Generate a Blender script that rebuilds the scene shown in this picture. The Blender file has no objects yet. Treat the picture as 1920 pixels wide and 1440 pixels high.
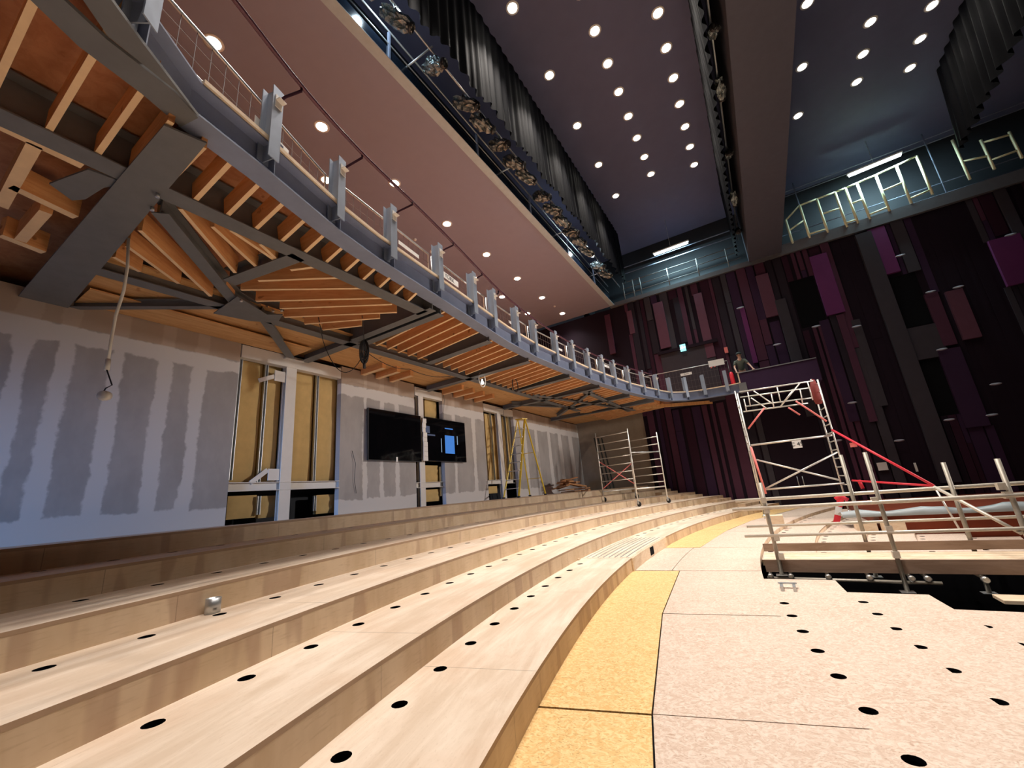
import bpy, bmesh, math, random
from mathutils import Vector, Matrix
random.seed(7)
SC = bpy.context.scene
COL = SC.collection
PI = math.pi

# ---------------------------------------------------------------- camera
PPX, PPY = 960.0, 720.0
EYE = Vector((0.0, 0.0, 1.5))
def _basis(vy, vz):
    a = (vy[0]-PPX, vy[1]-PPY); b = (vz[0]-PPX, vz[1]-PPY)
    f = math.sqrt(-(a[0]*b[0]+a[1]*b[1]))
    Y = Vector((a[0], a[1], f)).normalized(); Z = Vector((b[0], b[1], f)).normalized()
    return f, Y.cross(Z), Y, Z
FPX, AX, AY, AZ = _basis((1440.0, 887.0), (708.0, -2110.0))
cam_data = bpy.data.cameras.new('camera'); cam = bpy.data.objects.new('camera', cam_data); COL.objects.link(cam)
cam_data.sensor_width = 36.0; cam_data.sensor_fit = 'HORIZONTAL'
cam_data.lens = FPX/1920.0*36.0
cam_data.clip_start = 0.05; cam_data.clip_end = 200
right = Vector((AX.x, AY.x, AZ.x)); down = Vector((AX.y, AY.y, AZ.y)); fwd = Vector((AX.z, AY.z, AZ.z))
cam.matrix_world = Matrix(((right.x, -down.x, -fwd.x, EYE.x), (right.y, -down.y, -fwd.y, EYE.y), (right.z, -down.z, -fwd.z, EYE.z), (0, 0, 0, 1)))
SC.camera = cam
def U(px, py, x=None, y=None, z=None):
    """world point seen at a photo pixel, on the plane x=, y= or z="""
    d = right*(px-PPX) + down*(py-PPY) + fwd*FPX
    if z is not None: t = (z-EYE.z)/d.z
    elif x is not None: t = (x-EYE.x)/d.x
    else: t = (y-EYE.y)/d.y
    return EYE + d*t

# ---------------------------------------------------------------- view, world
SC.view_settings.view_transform = 'Standard'; SC.view_settings.look = 'None'
SC.view_settings.gamma = 1.0; SC.view_settings.use_curve_mapping = False
SC.view_settings.exposure = 0.0
w = bpy.data.worlds.new('world'); SC.world = w; w.use_nodes = True
w.node_tree.nodes['Background'].inputs[0].default_value = (0.55, 0.6, 0.75, 1)
w.node_tree.nodes['Background'].inputs[1].default_value = 0.02

def lamp(name, kind, loc, energy, color=(1, 1, 1), size=0.1, rot=None, **k):
    l = bpy.data.lights.new(name, kind); l.energy = energy; l.color = color
    if kind == 'AREA':
        l.size = size
        if 'size_y' in k: l.shape = 'RECTANGLE'; l.size_y = k['size_y']
    else: l.shadow_soft_size = size
    if kind == 'SPOT':
        l.spot_size = k.get('spot', math.radians(150)); l.spot_blend = k.get('blend', 0.6)
    o = bpy.data.objects.new(name, l); COL.objects.link(o); o.location = loc
    if rot: o.rotation_euler = rot
    return o
WARM = (1.0, 0.91, 0.83)
P_SOFFIT, P_HOUSE, P_TUBE = 350.0, 520.0, 300.0
# added blue spot behind the camera, tints the lower left wall like daylight
q = Vector((-8.8, 1.6, 1.5))-Vector((-6.2, -8.3, 2.6)); lamp('added_blue_spot', 'SPOT', (-6.2, -8.3, 2.6), 5200, (0.30, 0.52, 1.0), .9, q.to_track_quat('-Z', 'Y').to_euler(), spot=math.radians(34), blend=1.0)

# unseen fill spot added at the right to brighten wall, risers and balcony underside
for fy, fz in ((14.0, 6.0),):
    q = Vector((-8.8, fy-1, 3.2))-Vector((14.0, fy, fz)); lamp('added_fill_spot', 'SPOT', (14.0, fy, fz), 7000, (1.0, .93, .87), .5, q.to_track_quat('-Z', 'Y').to_euler(), spot=math.radians(58), blend=.8)

# ---------------------------------------------------------------- materials
MATS = {}
class NT:
    def __init__(s, name):
        s.m = bpy.data.materials.new(name); s.m.use_nodes = True; s.t = s.m.node_tree
        s.b = s.t.nodes['Principled BSDF']; MATS[name] = s.m
    def n(s, t, **k):
        o = s.t.nodes.new(t)
        for a, b in k.items():
            if a.startswith('i_'): o.inputs[int(a[2:])].default_value = b
            else: setattr(o, a, b)
        return o
    def l(s, a, b): s.t.links.new(a, b)
    def math(s, op, a, b=0.0, c=None, clamp=False):
        o = s.n('ShaderNodeMath', operation=op); o.use_clamp = clamp
        for i, v in enumerate((a, b) if c is None else (a, b, c)):
            if isinstance(v, (int, float)): o.inputs[i].default_value = v
            else: s.l(v, o.inputs[i])
        return o.outputs[0]
    def mix(s, f, a, b):
        o = s.n('ShaderNodeMix', data_type='RGBA')
        for i, v in ((0, f), (6, a), (7, b)):
            if isinstance(v, (int, float)): o.inputs[i].default_value = v
            elif isinstance(v, tuple): o.inputs[i].default_value = (*v[:3], 1)
            else: s.l(v, o.inputs[i])
        return o.outputs[2]
    def ramp(s, f, a, b):
        o = s.n('ShaderNodeMapRange'); o.interpolation_type = 'SMOOTHSTEP'; s.l(f, o.inputs[0]); o.inputs[1].default_value = a; o.inputs[2].default_value = b
        return o.outputs[0]
    def pos(s):
        g = s.n('ShaderNodeNewGeometry'); return g.outputs['Position']
    def obj(s): return s.n('ShaderNodeTexCoord').outputs['Object']
    def noise(s, vec, scale, detail=3, rough=.6, dist=0, mul=None):
        if mul:
            v = s.n('ShaderNodeVectorMath', operation='MULTIPLY'); s.l(vec, v.inputs[0]); v.inputs[1].default_value = mul; vec = v.outputs[0]
        o = s.n('ShaderNodeTexNoise'); s.l(vec, o.inputs['Vector']); o.inputs['Scale'].default_value = scale
        o.inputs['Detail'].default_value = detail; o.inputs['Roughness'].default_value = rough; o.inputs['Distortion'].default_value = dist
        return o.outputs[0]
    def bump(s, h, st=.2, d=.01):
        o = s.n('ShaderNodeBump'); o.inputs['Strength'].default_value = st; o.inputs['Distance'].default_value = d
        s.l(h, o.inputs['Height']); s.l(o.outputs[0], s.b.inputs['Normal'])
    def col(s, c):
        if isinstance(c, tuple): s.b.inputs['Base Color'].default_value = (*c[:3], 1)
        else: s.l(c, s.b.inputs['Base Color'])
    def set(s, rough=.6, metal=0.0, spec=.5):
        s.b.inputs['Roughness'].default_value = rough; s.b.inputs['Metallic'].default_value = metal
        s.b.inputs['Specular IOR Level'].default_value = spec
def plain(name, c, rough=.6, metal=0.0, var=.15, scale=6, spec=.5, bump=0):
    t = NT(name); n = t.noise(t.obj(), scale, 4)
    lo = tuple(v*(1-var) for v in c); hi = tuple(min(1, v*(1+var)) for v in c)
    t.col(t.mix(n, lo, hi)); t.set(rough, metal, spec)
    if bump: t.bump(n, bump, .01)
    return t.m
def emit(name, c, st):
    t = NT(name); t.col((0.8, 0.8, 0.8)); t.b.inputs['Emission Color'].default_value = (*c, 1); t.b.inputs['Emission Strength'].default_value = st
    return t.m
CX, CY = 27.80, 9.56
def polar(t):
    s = t.n('ShaderNodeSeparateXYZ'); t.l(t.pos(), s.inputs[0])
    dx = t.math('SUBTRACT', CX, s.outputs[0]); dy = t.math('SUBTRACT', CY, s.outputs[1])
    th = t.math('ARCTAN2', dy, dx)
    r = t.math('SQRT', t.math('ADD', t.math('MULTIPLY', dx, dx), t.math('MULTIPLY', dy, dy)))
    c = t.n('ShaderNodeCombineXYZ'); t.l(r, c.inputs[0]); t.l(t.math('MULTIPLY', th, 30.0), c.inputs[1]); t.l(s.outputs[2], c.inputs[2])
    return c.outputs[0], r, t.math('MULTIPLY', th, 30.0), s.outputs[2]
def seam(t, v, period, off, w):
    m = t.math('FRACT', t.math('ADD', t.math('DIVIDE', v, period), 100.0+off))
    return t.math('LESS_THAN', m, w/period)
# plywood treads: flat sanded sheets with faint streaks along the row
t = NT('plywood_tread'); v, r, th, z = polar(t)
n1 = t.noise(v, 1.0, 5, .65, .5, (5.0, .7, 1)); n2 = t.noise(v, 1.3, 5, .6); n3 = t.noise(v, 60, 2, .5, 0, (1.5, .5, 1))
c = t.mix(t.ramp(n1, .35, .7), (.68, .54, .41), (.86, .73, .60)); c = t.mix(t.math('MULTIPLY', t.ramp(n2, .45, .7), .45), c, (.66, .47, .33))
c = t.mix(t.math('MULTIPLY', t.ramp(n3, .55, .8), .25), c, (.45, .32, .2))
c = t.mix(t.math('MULTIPLY', seam(t, th, 2.4, .3, .006), .7), c, (.16, .11, .07)); t.col(c); t.set(.55, 0, .35); t.bump(n3, .08, .004)
# riser boards with stains and butt joints
t = NT('plywood_riser'); v, r, th, z = polar(t)
n1 = t.noise(v, 1.6, 4, .6, .3, (1, 1.6, .5)); n2 = t.noise(v, 22, 3, .5, 0, (1, .35, 2.5)); n3 = t.noise(v, 2.2, 2, .5, 0, (1, 1.3, .2))
c = t.mix(t.ramp(n1, .3, .7), (.60, .44, .28), (.73, .57, .40)); c = t.mix(t.math('MULTIPLY', t.ramp(n3, .56, .62), .5), c, (.40, .25, .17))
c = t.mix(t.math('MULTIPLY', t.ramp(n2, .5, .8), .3), c, (.40, .26, .14))
c = t.mix(t.math('MULTIPLY', seam(t, th, 2.4, .07, .006), .55), c, (.22, .15, .10)); t.col(c); t.set(.6, 0, .3)
def osb(name, dark, mid, light, hole_flakes=.6):
    t = NT(name); p = t.obj()
    n0 = t.noise(p, 1.4, 3); a = t.noise(p, 15, 3, .6, 2.2, (1, 1, .2)); b = t.noise(p, 26, 2, .5, 3.0, (.6, 1.5, .2))
    vo = t.n('ShaderNodeTexVoronoi'); t.l(p, vo.inputs['Vector']); vo.inputs['Scale'].default_value = 34; vo.inputs['Randomness'].default_value = 1
    c = t.mix(t.ramp(a, .35, .65), mid, light); c = t.mix(t.math('MULTIPLY', t.ramp(b, .56, .68), hole_flakes), c, dark)
    s = t.n('ShaderNodeSeparateColor'); t.l(vo.outputs['Color'], s.inputs[0])
    c = t.mix(t.math('MULTIPLY', s.outputs[0], .22), c, mid); c = t.mix(t.math('MULTIPLY', t.ramp(n0, .4, .7), .2), c, light); t.col(c); t.set(.6, 0, .3); t.bump(a, .1, .004)
osb('osb_yellow', (.42, .22, .07), (.72, .44, .17), (.88, .64, .32), .75)
osb('osb_pale', (.36, .22, .14), (.60, .45, .35), (.76, .63, .53), .6)
# timber of the balcony: joists, deck underside
def timber(name, a, b, knot, grain=(1, 1, 9)):
    t = NT(name); p = t.obj(); n = t.noise(p, 2.2, 5, .65, .8, grain); k = t.noise(p, 5, 2, .5, .4)
    c = t.mix(t.ramp(n, .3, .7), a, b); c = t.mix(t.math('MULTIPLY', t.ramp(k, .68, .76), .7), c, knot); t.col(c); t.set(.65, 0, .3)
timber('joist_timber', (.70, .32, .12), (.82, .44, .19), (.28, .09, .03))
timber('deck_plywood', (.50, .21, .10), (.62, .30, .155), (.3, .1, .04), (3, 3, 1))
timber('soffit_boards', (.62, .32, .12), (.76, .45, .2), (.4, .16, .05), (6, .6, 1))
timber('pale_timber', (.74, .56, .38), (.85, .70, .52), (.5, .32, .18), (2, 2, 6))
timber('raw_offcut', (.42, .19, .07), (.55, .28, .12), (.25, .11, .05))
timber('scaffold_plank', (.23, .15, .105), (.34, .24, .18), (.2, .12, .08), (.5, 6, 3))
plain('steel_grey', (.16, .16, .165), .55, .0, .2, 5)
plain('steel_edge', (.26, .30, .42), .45, .1, .15, 5)
plain('steel_post', (.36, .41, .50), .4, .35, .12, 5)
plain('galvanised', (.55, .57, .58), .38, .8, .2, 14)
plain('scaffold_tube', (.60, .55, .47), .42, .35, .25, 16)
plain('aluminium', (.78, .75, .69), .35, .55, .1, 14)
plain('white_steel', (.74, .70, .65), .5, 0, .08, 4)
plain('red_paint', (.78, .035, .06), .45, 0, .12, 6)
plain('pink_paint', (.85, .22, .20), .5, 0, .1, 6)
plain('yellow_fibreglass', (.80, .55, .04), .4, 0, .1, 6)
plain('black_rubber', (.012, .012, .014), .6)
plain('black_plastic', (.02, .02, .023), .35)
plain('cable_black', (.012, .010, .012), .5)
plain('white_plastic', (.78, .77, .74), .5, 0, .05)
plain('paper', (.82, .8, .77), .8, 0, .05)
plain('print_black', (.02, .02, .025), .7)
plain('insulation', (.66, .46, .20), .9, 0, .18, 4, .2)
plain('dark_void', (.006, .006, .008), .9, 0, 0, 4, .1)
plain('soffit_paint', (.31, .315, .43), .6, 0, .05, 3, .4)
plain('ceiling_paint', (.125, .135, .235), .65, 0, .1, 2, .35)
plain('black_wall', (.020, .022, .028), .7, 0, .2, 2, .3)
plain('fascia_white', (.78, .80, .77), .5, 0, .12, 4)
plain('concrete_block', (.30, .24, .18), .85, 0, .25, 3, .2)
plain('stage_red', (.20, .035, .012), .6, 0, .3, 3, .3)
plain('clear_sheet', (.40, .45, .47), .25, 0, .12, 5)
plain('screen_glass', (.003, .003, .004), .05, 0, 0, 4, .18)
plain('skin', (.62, .36, .27), .55, 0, .06)
plain('shirt_green', (.105, .12, .10), .85, 0, .15, 20)
plain('trousers', (.03, .035, .05), .85)
plain('cap_cloth', (.03, .04, .04), .85)
t = NT('stage_drape'); p = t.obj(); n = t.noise(p, 3, 3); t.col(t.mix(n, (.0007, .0010, .0026), (.0018, .0024, .0058))); t.set(.7, 0, .12)

plain('joist_edge', (.92, .62, .36), .6)
plain('wire_grey', (.16, .14, .14), .5, .4)
plain('cream_paint', (.90, .87, .58), .45)
plain('fascia_dark', (.11, .11, .125), .6)
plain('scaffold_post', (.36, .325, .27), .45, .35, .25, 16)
plain('red_dim', (.25, .04, .035), .7)
plain('patch_grey', (.30, .26, .29), .8)
plain('bulkhead_paint', (.085, .085, .115), .6)
plain('fascia_grey', (.46, .58, .66), .45)
plain('plywood_edge', (.42, .285, .185), .65)
plain('blue_glass', (.012, .018, .032), .18)
plain('handrail_paint', (.10, .035, .055), .25, .2)
plain('navy_print', (.015, .02, .07), .6)
t = NT('plastic_wrap'); n = t.noise(t.obj(), 14, 4, .7, 1.5); t.col(t.mix(n, (.10, .13, .14), (.55, .62, .62))); t.set(.14, .85, .9); t.bump(n, .6, .04)
emit('lens_glow', (1.0, .93, .82), 30.0)
emit('tube_glow', (.80, .95, 1.0), 3.5)
emit('work_glow', (.86, .97, 1.0), 60.0)
emit('exit_glow', (.12, .75, .78), 1.1)
emit('exit_white', (.75, 1, 1), 1.4)
emit('reflection_dim', (.12, .16, .28), .35)
emit('reflection_blue', (.06, .25, .75), .8)  # glowing colours for the reflections painted on the right television
emit('reflection_pale', (.45, .65, .9), .6)
for k_ in ('reflection_dim', 'reflection_blue', 'reflection_pale'): MATS[k_].node_tree.nodes['Principled BSDF'].inputs['Base Color'].default_value = (0, 0, 0, 1)
plain('channel_dark', (.03, .036, .032), .5)
emit('bulb_glow', (1, .95, .85), 6)
PANEL = {'plum': (.080, .028, .054), 'rose': (.125, .050, .080), 'magenta': (.14, .030, .125), 'violet': (.040, .018, .050), 'grey': (.050, .044, .056), 'dgrey': (.024, .018, .028), 'black': (.013, .006, .014), 'wine': (.034, .010, .024)}
for k, c in PANEL.items(): plain('panel_'+k, c, .78, 0, .12, 3, .2)

# ---------------------------------------------------------------- mesh helpers
class MB:
    def __init__(s): s.v = []; s.f = []; s.m = []; s.s = []
    def add(s, vs, fs, mi=0, sm=False):
        o = len(s.v); s.v += [Vector(p) for p in vs]
        for f in fs: s.f.append([i+o for i in f]); s.m.append(mi); s.s.append(sm)
        return s
    def hexa(s, c8, mi=0):   # 4 bottom, 4 top, counter-clockwise
        return s.add(c8, [(3, 2, 1, 0), (4, 5, 6, 7), (0, 1, 5, 4), (1, 2, 6, 5), (2, 3, 7, 6), (3, 0, 4, 7)], mi)
    def box(s, a, b, mi=0):
        x0, x1 = sorted((a[0], b[0])); y0, y1 = sorted((a[1], b[1])); z0, z1 = sorted((a[2], b[2]))
        return s.hexa([(x0, y0, z0), (x1, y0, z0), (x1, y1, z0), (x0, y1, z0), (x0, y0, z1), (x1, y0, z1), (x1, y1, z1), (x0, y1, z1)], mi)
    def bar(s, p, q, w, h, mi=0, up=(0, 0, 1), lift=0.0, side=0.0):
        """box from p to q; w across, h along up (base at the line, raised by lift)"""
        p = Vector(p); q = Vector(q); d = (q-p).normalized(); u = Vector(up); a = d.cross(u)
        if a.length < 1e-5: a = d.cross(Vector((1, 0, 0)))
        a.normalize(); u = a.cross(d).normalized(); o = u*lift + a*side
        c = []
        for zz in (0, h):
            for (e, k) in ((p, -1), (p, 1), (q, 1), (q, -1)): c.append(e + a*(k*w/2) + u*zz + o)
        return s.hexa(c, mi)
    def ibeam(s, p, q, w, h, tk=.015, mi=0, up=(0, 0, 1)):
        s.bar(p, q, w, tk, mi, up); s.bar(p, q, w, tk, mi, up, h-tk); return s.bar(p, q, tk, h-2*tk, mi, up, tk)
    def tube(s, p, q, r, n=8, mi=0, r2=None):
        return s.path([p, q], r, n, mi, r2)
    def path(s, pts, r, n=8, mi=0, r2=None):
        pts = [Vector(p) for p in pts]; rings = []; ref = None; L = len(pts)
        for i, p in enumerate(pts):
            d = (pts[min(i+1, L-1)]-pts[max(i-1, 0)]).normalized()
            if ref is None: ref = d.orthogonal().normalized()
            else:
                ref = ref - d*ref.dot(d)
                ref = d.orthogonal().normalized() if ref.length < 1e-6 else ref.normalized()
            b = d.cross(ref); rr = r if r2 is None else r+(r2-r)*i/max(1, L-1)
            rings.append([p + (ref*math.cos(2*PI*k/n)+b*math.sin(2*PI*k/n))*rr for k in range(n)])
        vs = [v for g in rings for v in g]; fs = []
        for i in range(L-1):
            for k in range(n): fs.append((i*n+k, i*n+(k+1) % n, (i+1)*n+(k+1) % n, (i+1)*n+k))
        s.add(vs, fs, mi, n > 5); o = len(s.v)-len(vs)
        s.f += [[o+k for k in reversed(range(n))], [o+(L-1)*n+k for k in range(n)]]; s.m += [mi, mi]; s.s += [False, False]
        return s
    def prism(s, poly, z0, z1, mi=0):
        n = len(poly); ar = sum(poly[i][0]*poly[(i+1) % n][1]-poly[(i+1) % n][0]*poly[i][1] for i in range(n))
        if ar < 0: poly = poly[::-1]
        vs = [(p[0], p[1], z0) for p in poly]+[(p[0], p[1], z1) for p in poly]
        return s.add(vs, [tuple(reversed(range(n))), tuple(range(n, 2*n))]+[(i, (i+1) % n, n+(i+1) % n, n+i) for i in range(n)], mi)
    def lathe(s, prof, c, n=16, mi=0, axis=None):
        c = Vector(c); ax = Vector(axis or (0, 0, 1)).normalized(); a = ax.orthogonal().normalized(); b = ax.cross(a)
        vs = [c+ax*z+(a*math.cos(2*PI*k/n)+b*math.sin(2*PI*k/n))*r for r, z in prof for k in range(n)]; L = len(prof)
        fs = [(i*n+k, i*n+(k+1) % n, (i+1)*n+(k+1) % n, (i+1)*n+k) for i in range(L-1) for k in range(n)]
        s.add(vs, fs, mi, True); o = len(s.v)-len(vs)
        s.f += [[o+k for k in reversed(range(n))], [o+(L-1)*n+k for k in range(n)]]; s.m += [mi, mi]; s.s += [False, False]
        return s
    def sweep(s, path, o0, o1, z0, z1, mi=0):
        """rectangle swept along a plan polyline; offsets measured inward (away from the hall)"""
        ns = normals(path); vs = []
        for p, n in zip(path, ns):
            a = Vector((p[0], p[1], 0)); vs += [a+n*o0+Vector((0, 0, z0)), a+n*o1+Vector((0, 0, z0)), a+n*o1+Vector((0, 0, z1)), a+n*o0+Vector((0, 0, z1))]
        fs = []
        for i in range(len(path)-1):
            for k in range(4): fs.append((i*4+k, i*4+(k+1) % 4, i*4+4+(k+1) % 4, i*4+4+k))
        e = (len(path)-1)*4
        return s.add(vs, fs+[(3, 2, 1, 0), (e, e+1, e+2, e+3)], mi)
def normals(path):
    out = []
    for i in range(len(path)):
        a = path[max(0, i-1)]; b = path[min(len(path)-1, i+1)]
        d = Vector((b[0]-a[0], b[1]-a[1], 0)).normalized(); out.append(Vector((-d.y, d.x, 0)))
    return out
ORG = {}
def ob(name, mb, mats, parent=None, kind=None, label=None):
    """link a mesh builder as ONE object; vertices are given in world coordinates"""
    o0 = ORG.get(parent.name, Vector((0, 0, 0))) if parent else Vector((0, 0, 0))
    me = bpy.data.meshes.new(name); me.from_pydata([tuple(v-o0) for v in mb.v], [], mb.f)
    for m in ([mats] if isinstance(mats, str) else mats): me.materials.append(MATS[m])
    me.polygons.foreach_set('material_index', mb.m); me.polygons.foreach_set('use_smooth', mb.s); me.update()
    bm = bmesh.new(); bm.from_mesh(me); bmesh.ops.recalc_face_normals(bm, faces=bm.faces); bm.to_mesh(me); bm.free()
    o = bpy.data.objects.new(name, me); COL.objects.link(o)
    if parent: o.parent = parent; ORG[o.name] = o0
    if kind: o['kind'] = kind
    if label: o['label'] = label
    return o
def tag(o, label, cat, group=None):
    o['label'] = label; o['category'] = cat
    if group: o['group'] = group
    return o
def thing(name, label, cat, loc=(0, 0, 0), group=None):
    o = bpy.data.objects.new(name, None); COL.objects.link(o); o.location = loc; o.empty_display_size = .1
    ORG[o.name] = Vector(loc); return tag(o, label, cat, group)
def solo(name, mb, mats, label, cat, group=None):
    """a thing that is one mesh; its origin is put at the middle of its base"""
    c = sum(mb.v, Vector())/len(mb.v); c.z = min(v.z for v in mb.v); mb.v = [v-c for v in mb.v]
    o = ob(name, mb, mats); o.location = c; return tag(o, label, cat, group)
def dup(root, loc, label, rotz=None):
    r = root.copy(); COL.objects.link(r); r.location = loc; r['label'] = label
    if rotz is not None: r.rotation_euler = (0, 0, rotz)
    for ch in list(root.children):
        c = ch.copy(); COL.objects.link(c); c.parent = r
        for g in list(ch.children):
            d = g.copy(); COL.objects.link(d); d.parent = c
    return r
ORD = ['nearest', 'second', 'third', 'fourth', 'fifth', 'sixth', 'seventh', 'eighth', 'ninth', 'tenth', 'eleventh', 'twelfth', 'thirteenth', 'fourteenth', 'fifteenth', 'sixteenth', 'seventeenth', 'eighteenth', 'nineteenth', 'twentieth', 'twenty-first', 'twenty-second', 'twenty-third', 'twenty-fourth']
def pol(r, th): a = math.radians(th); return (CX-r*math.cos(a), CY-r*math.sin(a))
def th_at_y(r, y): return math.degrees(math.asin(max(-1, min(1, (CY-y)/r))))
def text_part(name, txt, size, mtx, mat, parent):
    cu = bpy.data.curves.new(name, 'FONT'); cu.body = txt; cu.size = size; cu.align_x = 'CENTER'; cu.align_y = 'CENTER'; cu.extrude = .002
    to = bpy.data.objects.new(name, cu); COL.objects.link(to)
    me = bpy.data.meshes.new_from_object(to); bpy.data.objects.remove(to); me.transform(mtx); me.materials.append(MATS[mat])
    o0 = ORG.get(parent.name, Vector((0, 0, 0))); me.transform(Matrix.Translation(-o0))
    o = bpy.data.objects.new(name, me); COL.objects.link(o); o.parent = parent; return o

# ================================================================ floor and seating tiers
def arc(r, t0, t1, st=.7):
    n = max(1, int(abs(t1-t0)/st+.5)); return [pol(r, t0+(t1-t0)*i/n) for i in range(n+1)]
def chordpoly(r0, r1, ts): return [pol(r0, t_) for t_ in ts] + arc(r1, ts[0], ts[-1])[::-1]
def arcpoly(r0, r1, t0, t1): return arc(r0, t0, t1) + arc(r1, t0, t1)[::-1]
FAR = 21.9
fl = MB()
g = .012
for (t0, t1) in ((24, 12.46), (12.41, 2.93), (-2.3, -9.0), (-9.04, th_at_y(30, FAR))): fl.prism(chordpoly(29.50, 30.33, [t0]+[c_ for c_ in (16.18, 7.89, -14.0) if t1 < c_ < t0]+[t1]), -.02, 0, 0)
for (t0, t1) in ((24, 16.2), (16.17, 12.43), (12.41, 7.91), (7.87, 2.91), (-2.26, -8.0), (-8.03, -14.0), (-14.03, th_at_y(29, FAR))): fl.prism(arc(28.25, t0, t1)+[pol(29.50-g, t1), pol(29.50-g, t0)], -.02, 0, 1)
for (r0, r1) in ((28.25, 29.62), (29.63, 30.33)): fl.prism(arcpoly(r0, r1, 2.86, -2.22), -.02, 0, 1)
fl.prism(arcpoly(28.27, 30.33, 24, th_at_y(29, FAR)), -.06, -.021, 2)
ob('floor', fl, ['osb_yellow', 'osb_pale', 'dark_void'], kind='structure')
ob('trim_3', MB().prism(arcpoly(28.252, 28.268, 24, th_at_y(29, FAR)), -.10, -.002), 'plywood_riser', kind='structure')
ob('floor', MB().box((-3, -8, -3.2), (16, 23, -3)), 'dark_void', kind='structure')

def tread_mesh(r0, r1, z, t0a, t1a, t0b, t1b, holes, rh, hr=.055, th=.03):
    """r0/r1 inner and outer radius; start/end angle on each; holes = angles"""
    mb = MB(); half = .085; dth = math.degrees(half/rh)
    def ang(r, f): k = (r-r0)/(r1-r0); return (t0a+(t0b-t0a)*k)*(1-f)+(t1a+(t1b-t1a)*k)*f
    def quad(ra, rb, fa, fb):
        q = [(*pol(ra, ang(ra, fa)), z), (*pol(rb, ang(rb, fa)), z), (*pol(rb, ang(rb, fb)), z), (*pol(ra, ang(ra, fb)), z)]
        mb.add(q, [(0, 1, 2, 3)], 0)
    span = t1a-t0a; n = int(abs(span)/.6)+1
    ra, rb = max(r0, rh-half), min(r1-.004, rh+half)
    for i in range(n): quad(r0, ra, i/n, (i+1)/n); quad(rb, r1, i/n, (i+1)/n)
    tm0, tm1 = ang(rh, 0), ang(rh, 1); cuts = []
    hs = sorted([h for h in holes if min(tm0, tm1)+dth*1.2 < h < max(tm0, tm1)-dth*1.2])
    cur = min(tm0, tm1)
    def band(a, b):
        m = max(1, int((b-a)/.6+.5))
        for i in range(m):
            x, y = a+(b-a)*i/m, a+(b-a)*(i+1)/m; f0, f1 = (x-tm0)/(tm1-tm0), (y-tm0)/(tm1-tm0); quad(ra, rb, f0, f1)
    for h in hs:
        band(cur, h-dth); cur = h+dth
        c = Vector((*pol(rh, h), z)); er = Vector((math.cos(math.radians(h)), math.sin(math.radians(h)), 0)); et = Vector((-er.y, er.x, 0))
        f0, f1 = (h-dth-tm0)/(tm1-tm0), (h+dth-tm0)/(tm1-tm0)
        cor = [Vector((*pol(r, ang(r, f)), z)) for r, f in ((ra, f0), (ra, f1), (rb, f1), (rb, f0))]
        sq = []
        for k in range(4):
            for j in range(4): sq.append(cor[k].lerp(cor[(k+1) % 4], j/4))
        ci = []
        for p in sq: ci.append(c+(p-c).normalized()*hr)
        lo = [p-Vector((0, 0, th)) for p in ci]
        mb.add(sq+ci+lo, [(k, (k+1) % 16, 16+(k+1) % 16, 16+k) for k in range(16)], 0)
        mb.add(ci+lo, [(k, (k+1) % 16, 16+(k+1) % 16, 16+k) for k in range(16)], 2)
    band(cur, max(tm0, tm1))
    # edge of the sheet along the nose and at both ends
    for i in range(n):
        a, b = pol(r0, ang(r0, i/n)), pol(r0, ang(r0, (i+1)/n)); mb.add([(*a, z-th), (*b, z-th), (*b, z), (*a, z)], [(0, 1, 2, 3)], 1)
    for f in (0, 1):
        a, b = pol(r0, ang(r0, f)), pol(r1, ang(r1, f)); mb.add([(*a, z-th), (*b, z-th), (*b, z), (*a, z)], [(0, 1, 2, 3)], 1)
    return mb, hs
def cup(rh, h, z):
    c = pol(rh, h); r = .0575; n = 14; vs = []; fs = []
    for (rr, zz) in ((r, z-.028), (r, z-.2)): vs += [(c[0]+rr*math.cos(2*PI*k/n), c[1]+rr*math.sin(2*PI*k/n), zz) for k in range(n)]
    fs = [(k, (k+1) % n, n+(k+1) % n, n+k) for k in range(n)]+[tuple(range(n, 2*n))]
    return MB().add(vs, fs)
def tier(name, label, r0, r1, z, zlow, t0, t1, holes, rh, mats=('plywood_tread', 'plywood_riser'), cut=None, skirt=True, group=None):
    """cut: (y, side) straight edge of the orchestra trench"""
    a0, a1, b0, b1 = t0, t1, t0, t1
    if callable(t1): a1, b1 = t1(r0), t1(r1)
    if callable(t0): a0, b0 = t0(r0), t0(r1)
    p = pol(r0, (a0+a1)/2); T = thing(name, label, 'seating tier', (p[0], p[1], zlow), group)
    mb, hs = tread_mesh(r0, r1, z, a0, a1, b0, b1, holes, rh); ob('tread', mb, [mats[0], 'plywood_edge', 'dark_void'], T)
    ri = MB(); n = int(abs(a1-a0)/.6)+1
    for i in range(n):
        q = [pol(r, a0+(a1-a0)*(i+k)/n) for r in (r0+.001, r0+.02) for k in (0, 1)]
        ri.hexa([(*q[0], zlow), (*q[1], zlow), (*q[3], zlow), (*q[2], zlow), (*q[0], z-.03), (*q[1], z-.03), (*q[3], z-.03), (*q[2], z-.03)])
    for (aa, bb) in ((a0, b0), (a1, b1)):
        q = [pol(r0+.02, aa), pol(r1, bb)]; ri.bar((*q[0], zlow), (*q[1], zlow), .02, z-.03-zlow)
    ob('riser', ri, mats[1], T)
    for h in hs: ob('vent_hole', cup(rh, h, z), 'dark_void', T)
    return T
RN = [30.29, 31.255, 32.242, 33.322, 34.329, 35.33]
ZN = [.2184+.2411*i for i in range(6)]
end = lambda r: th_at_y(r, FAR)
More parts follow.
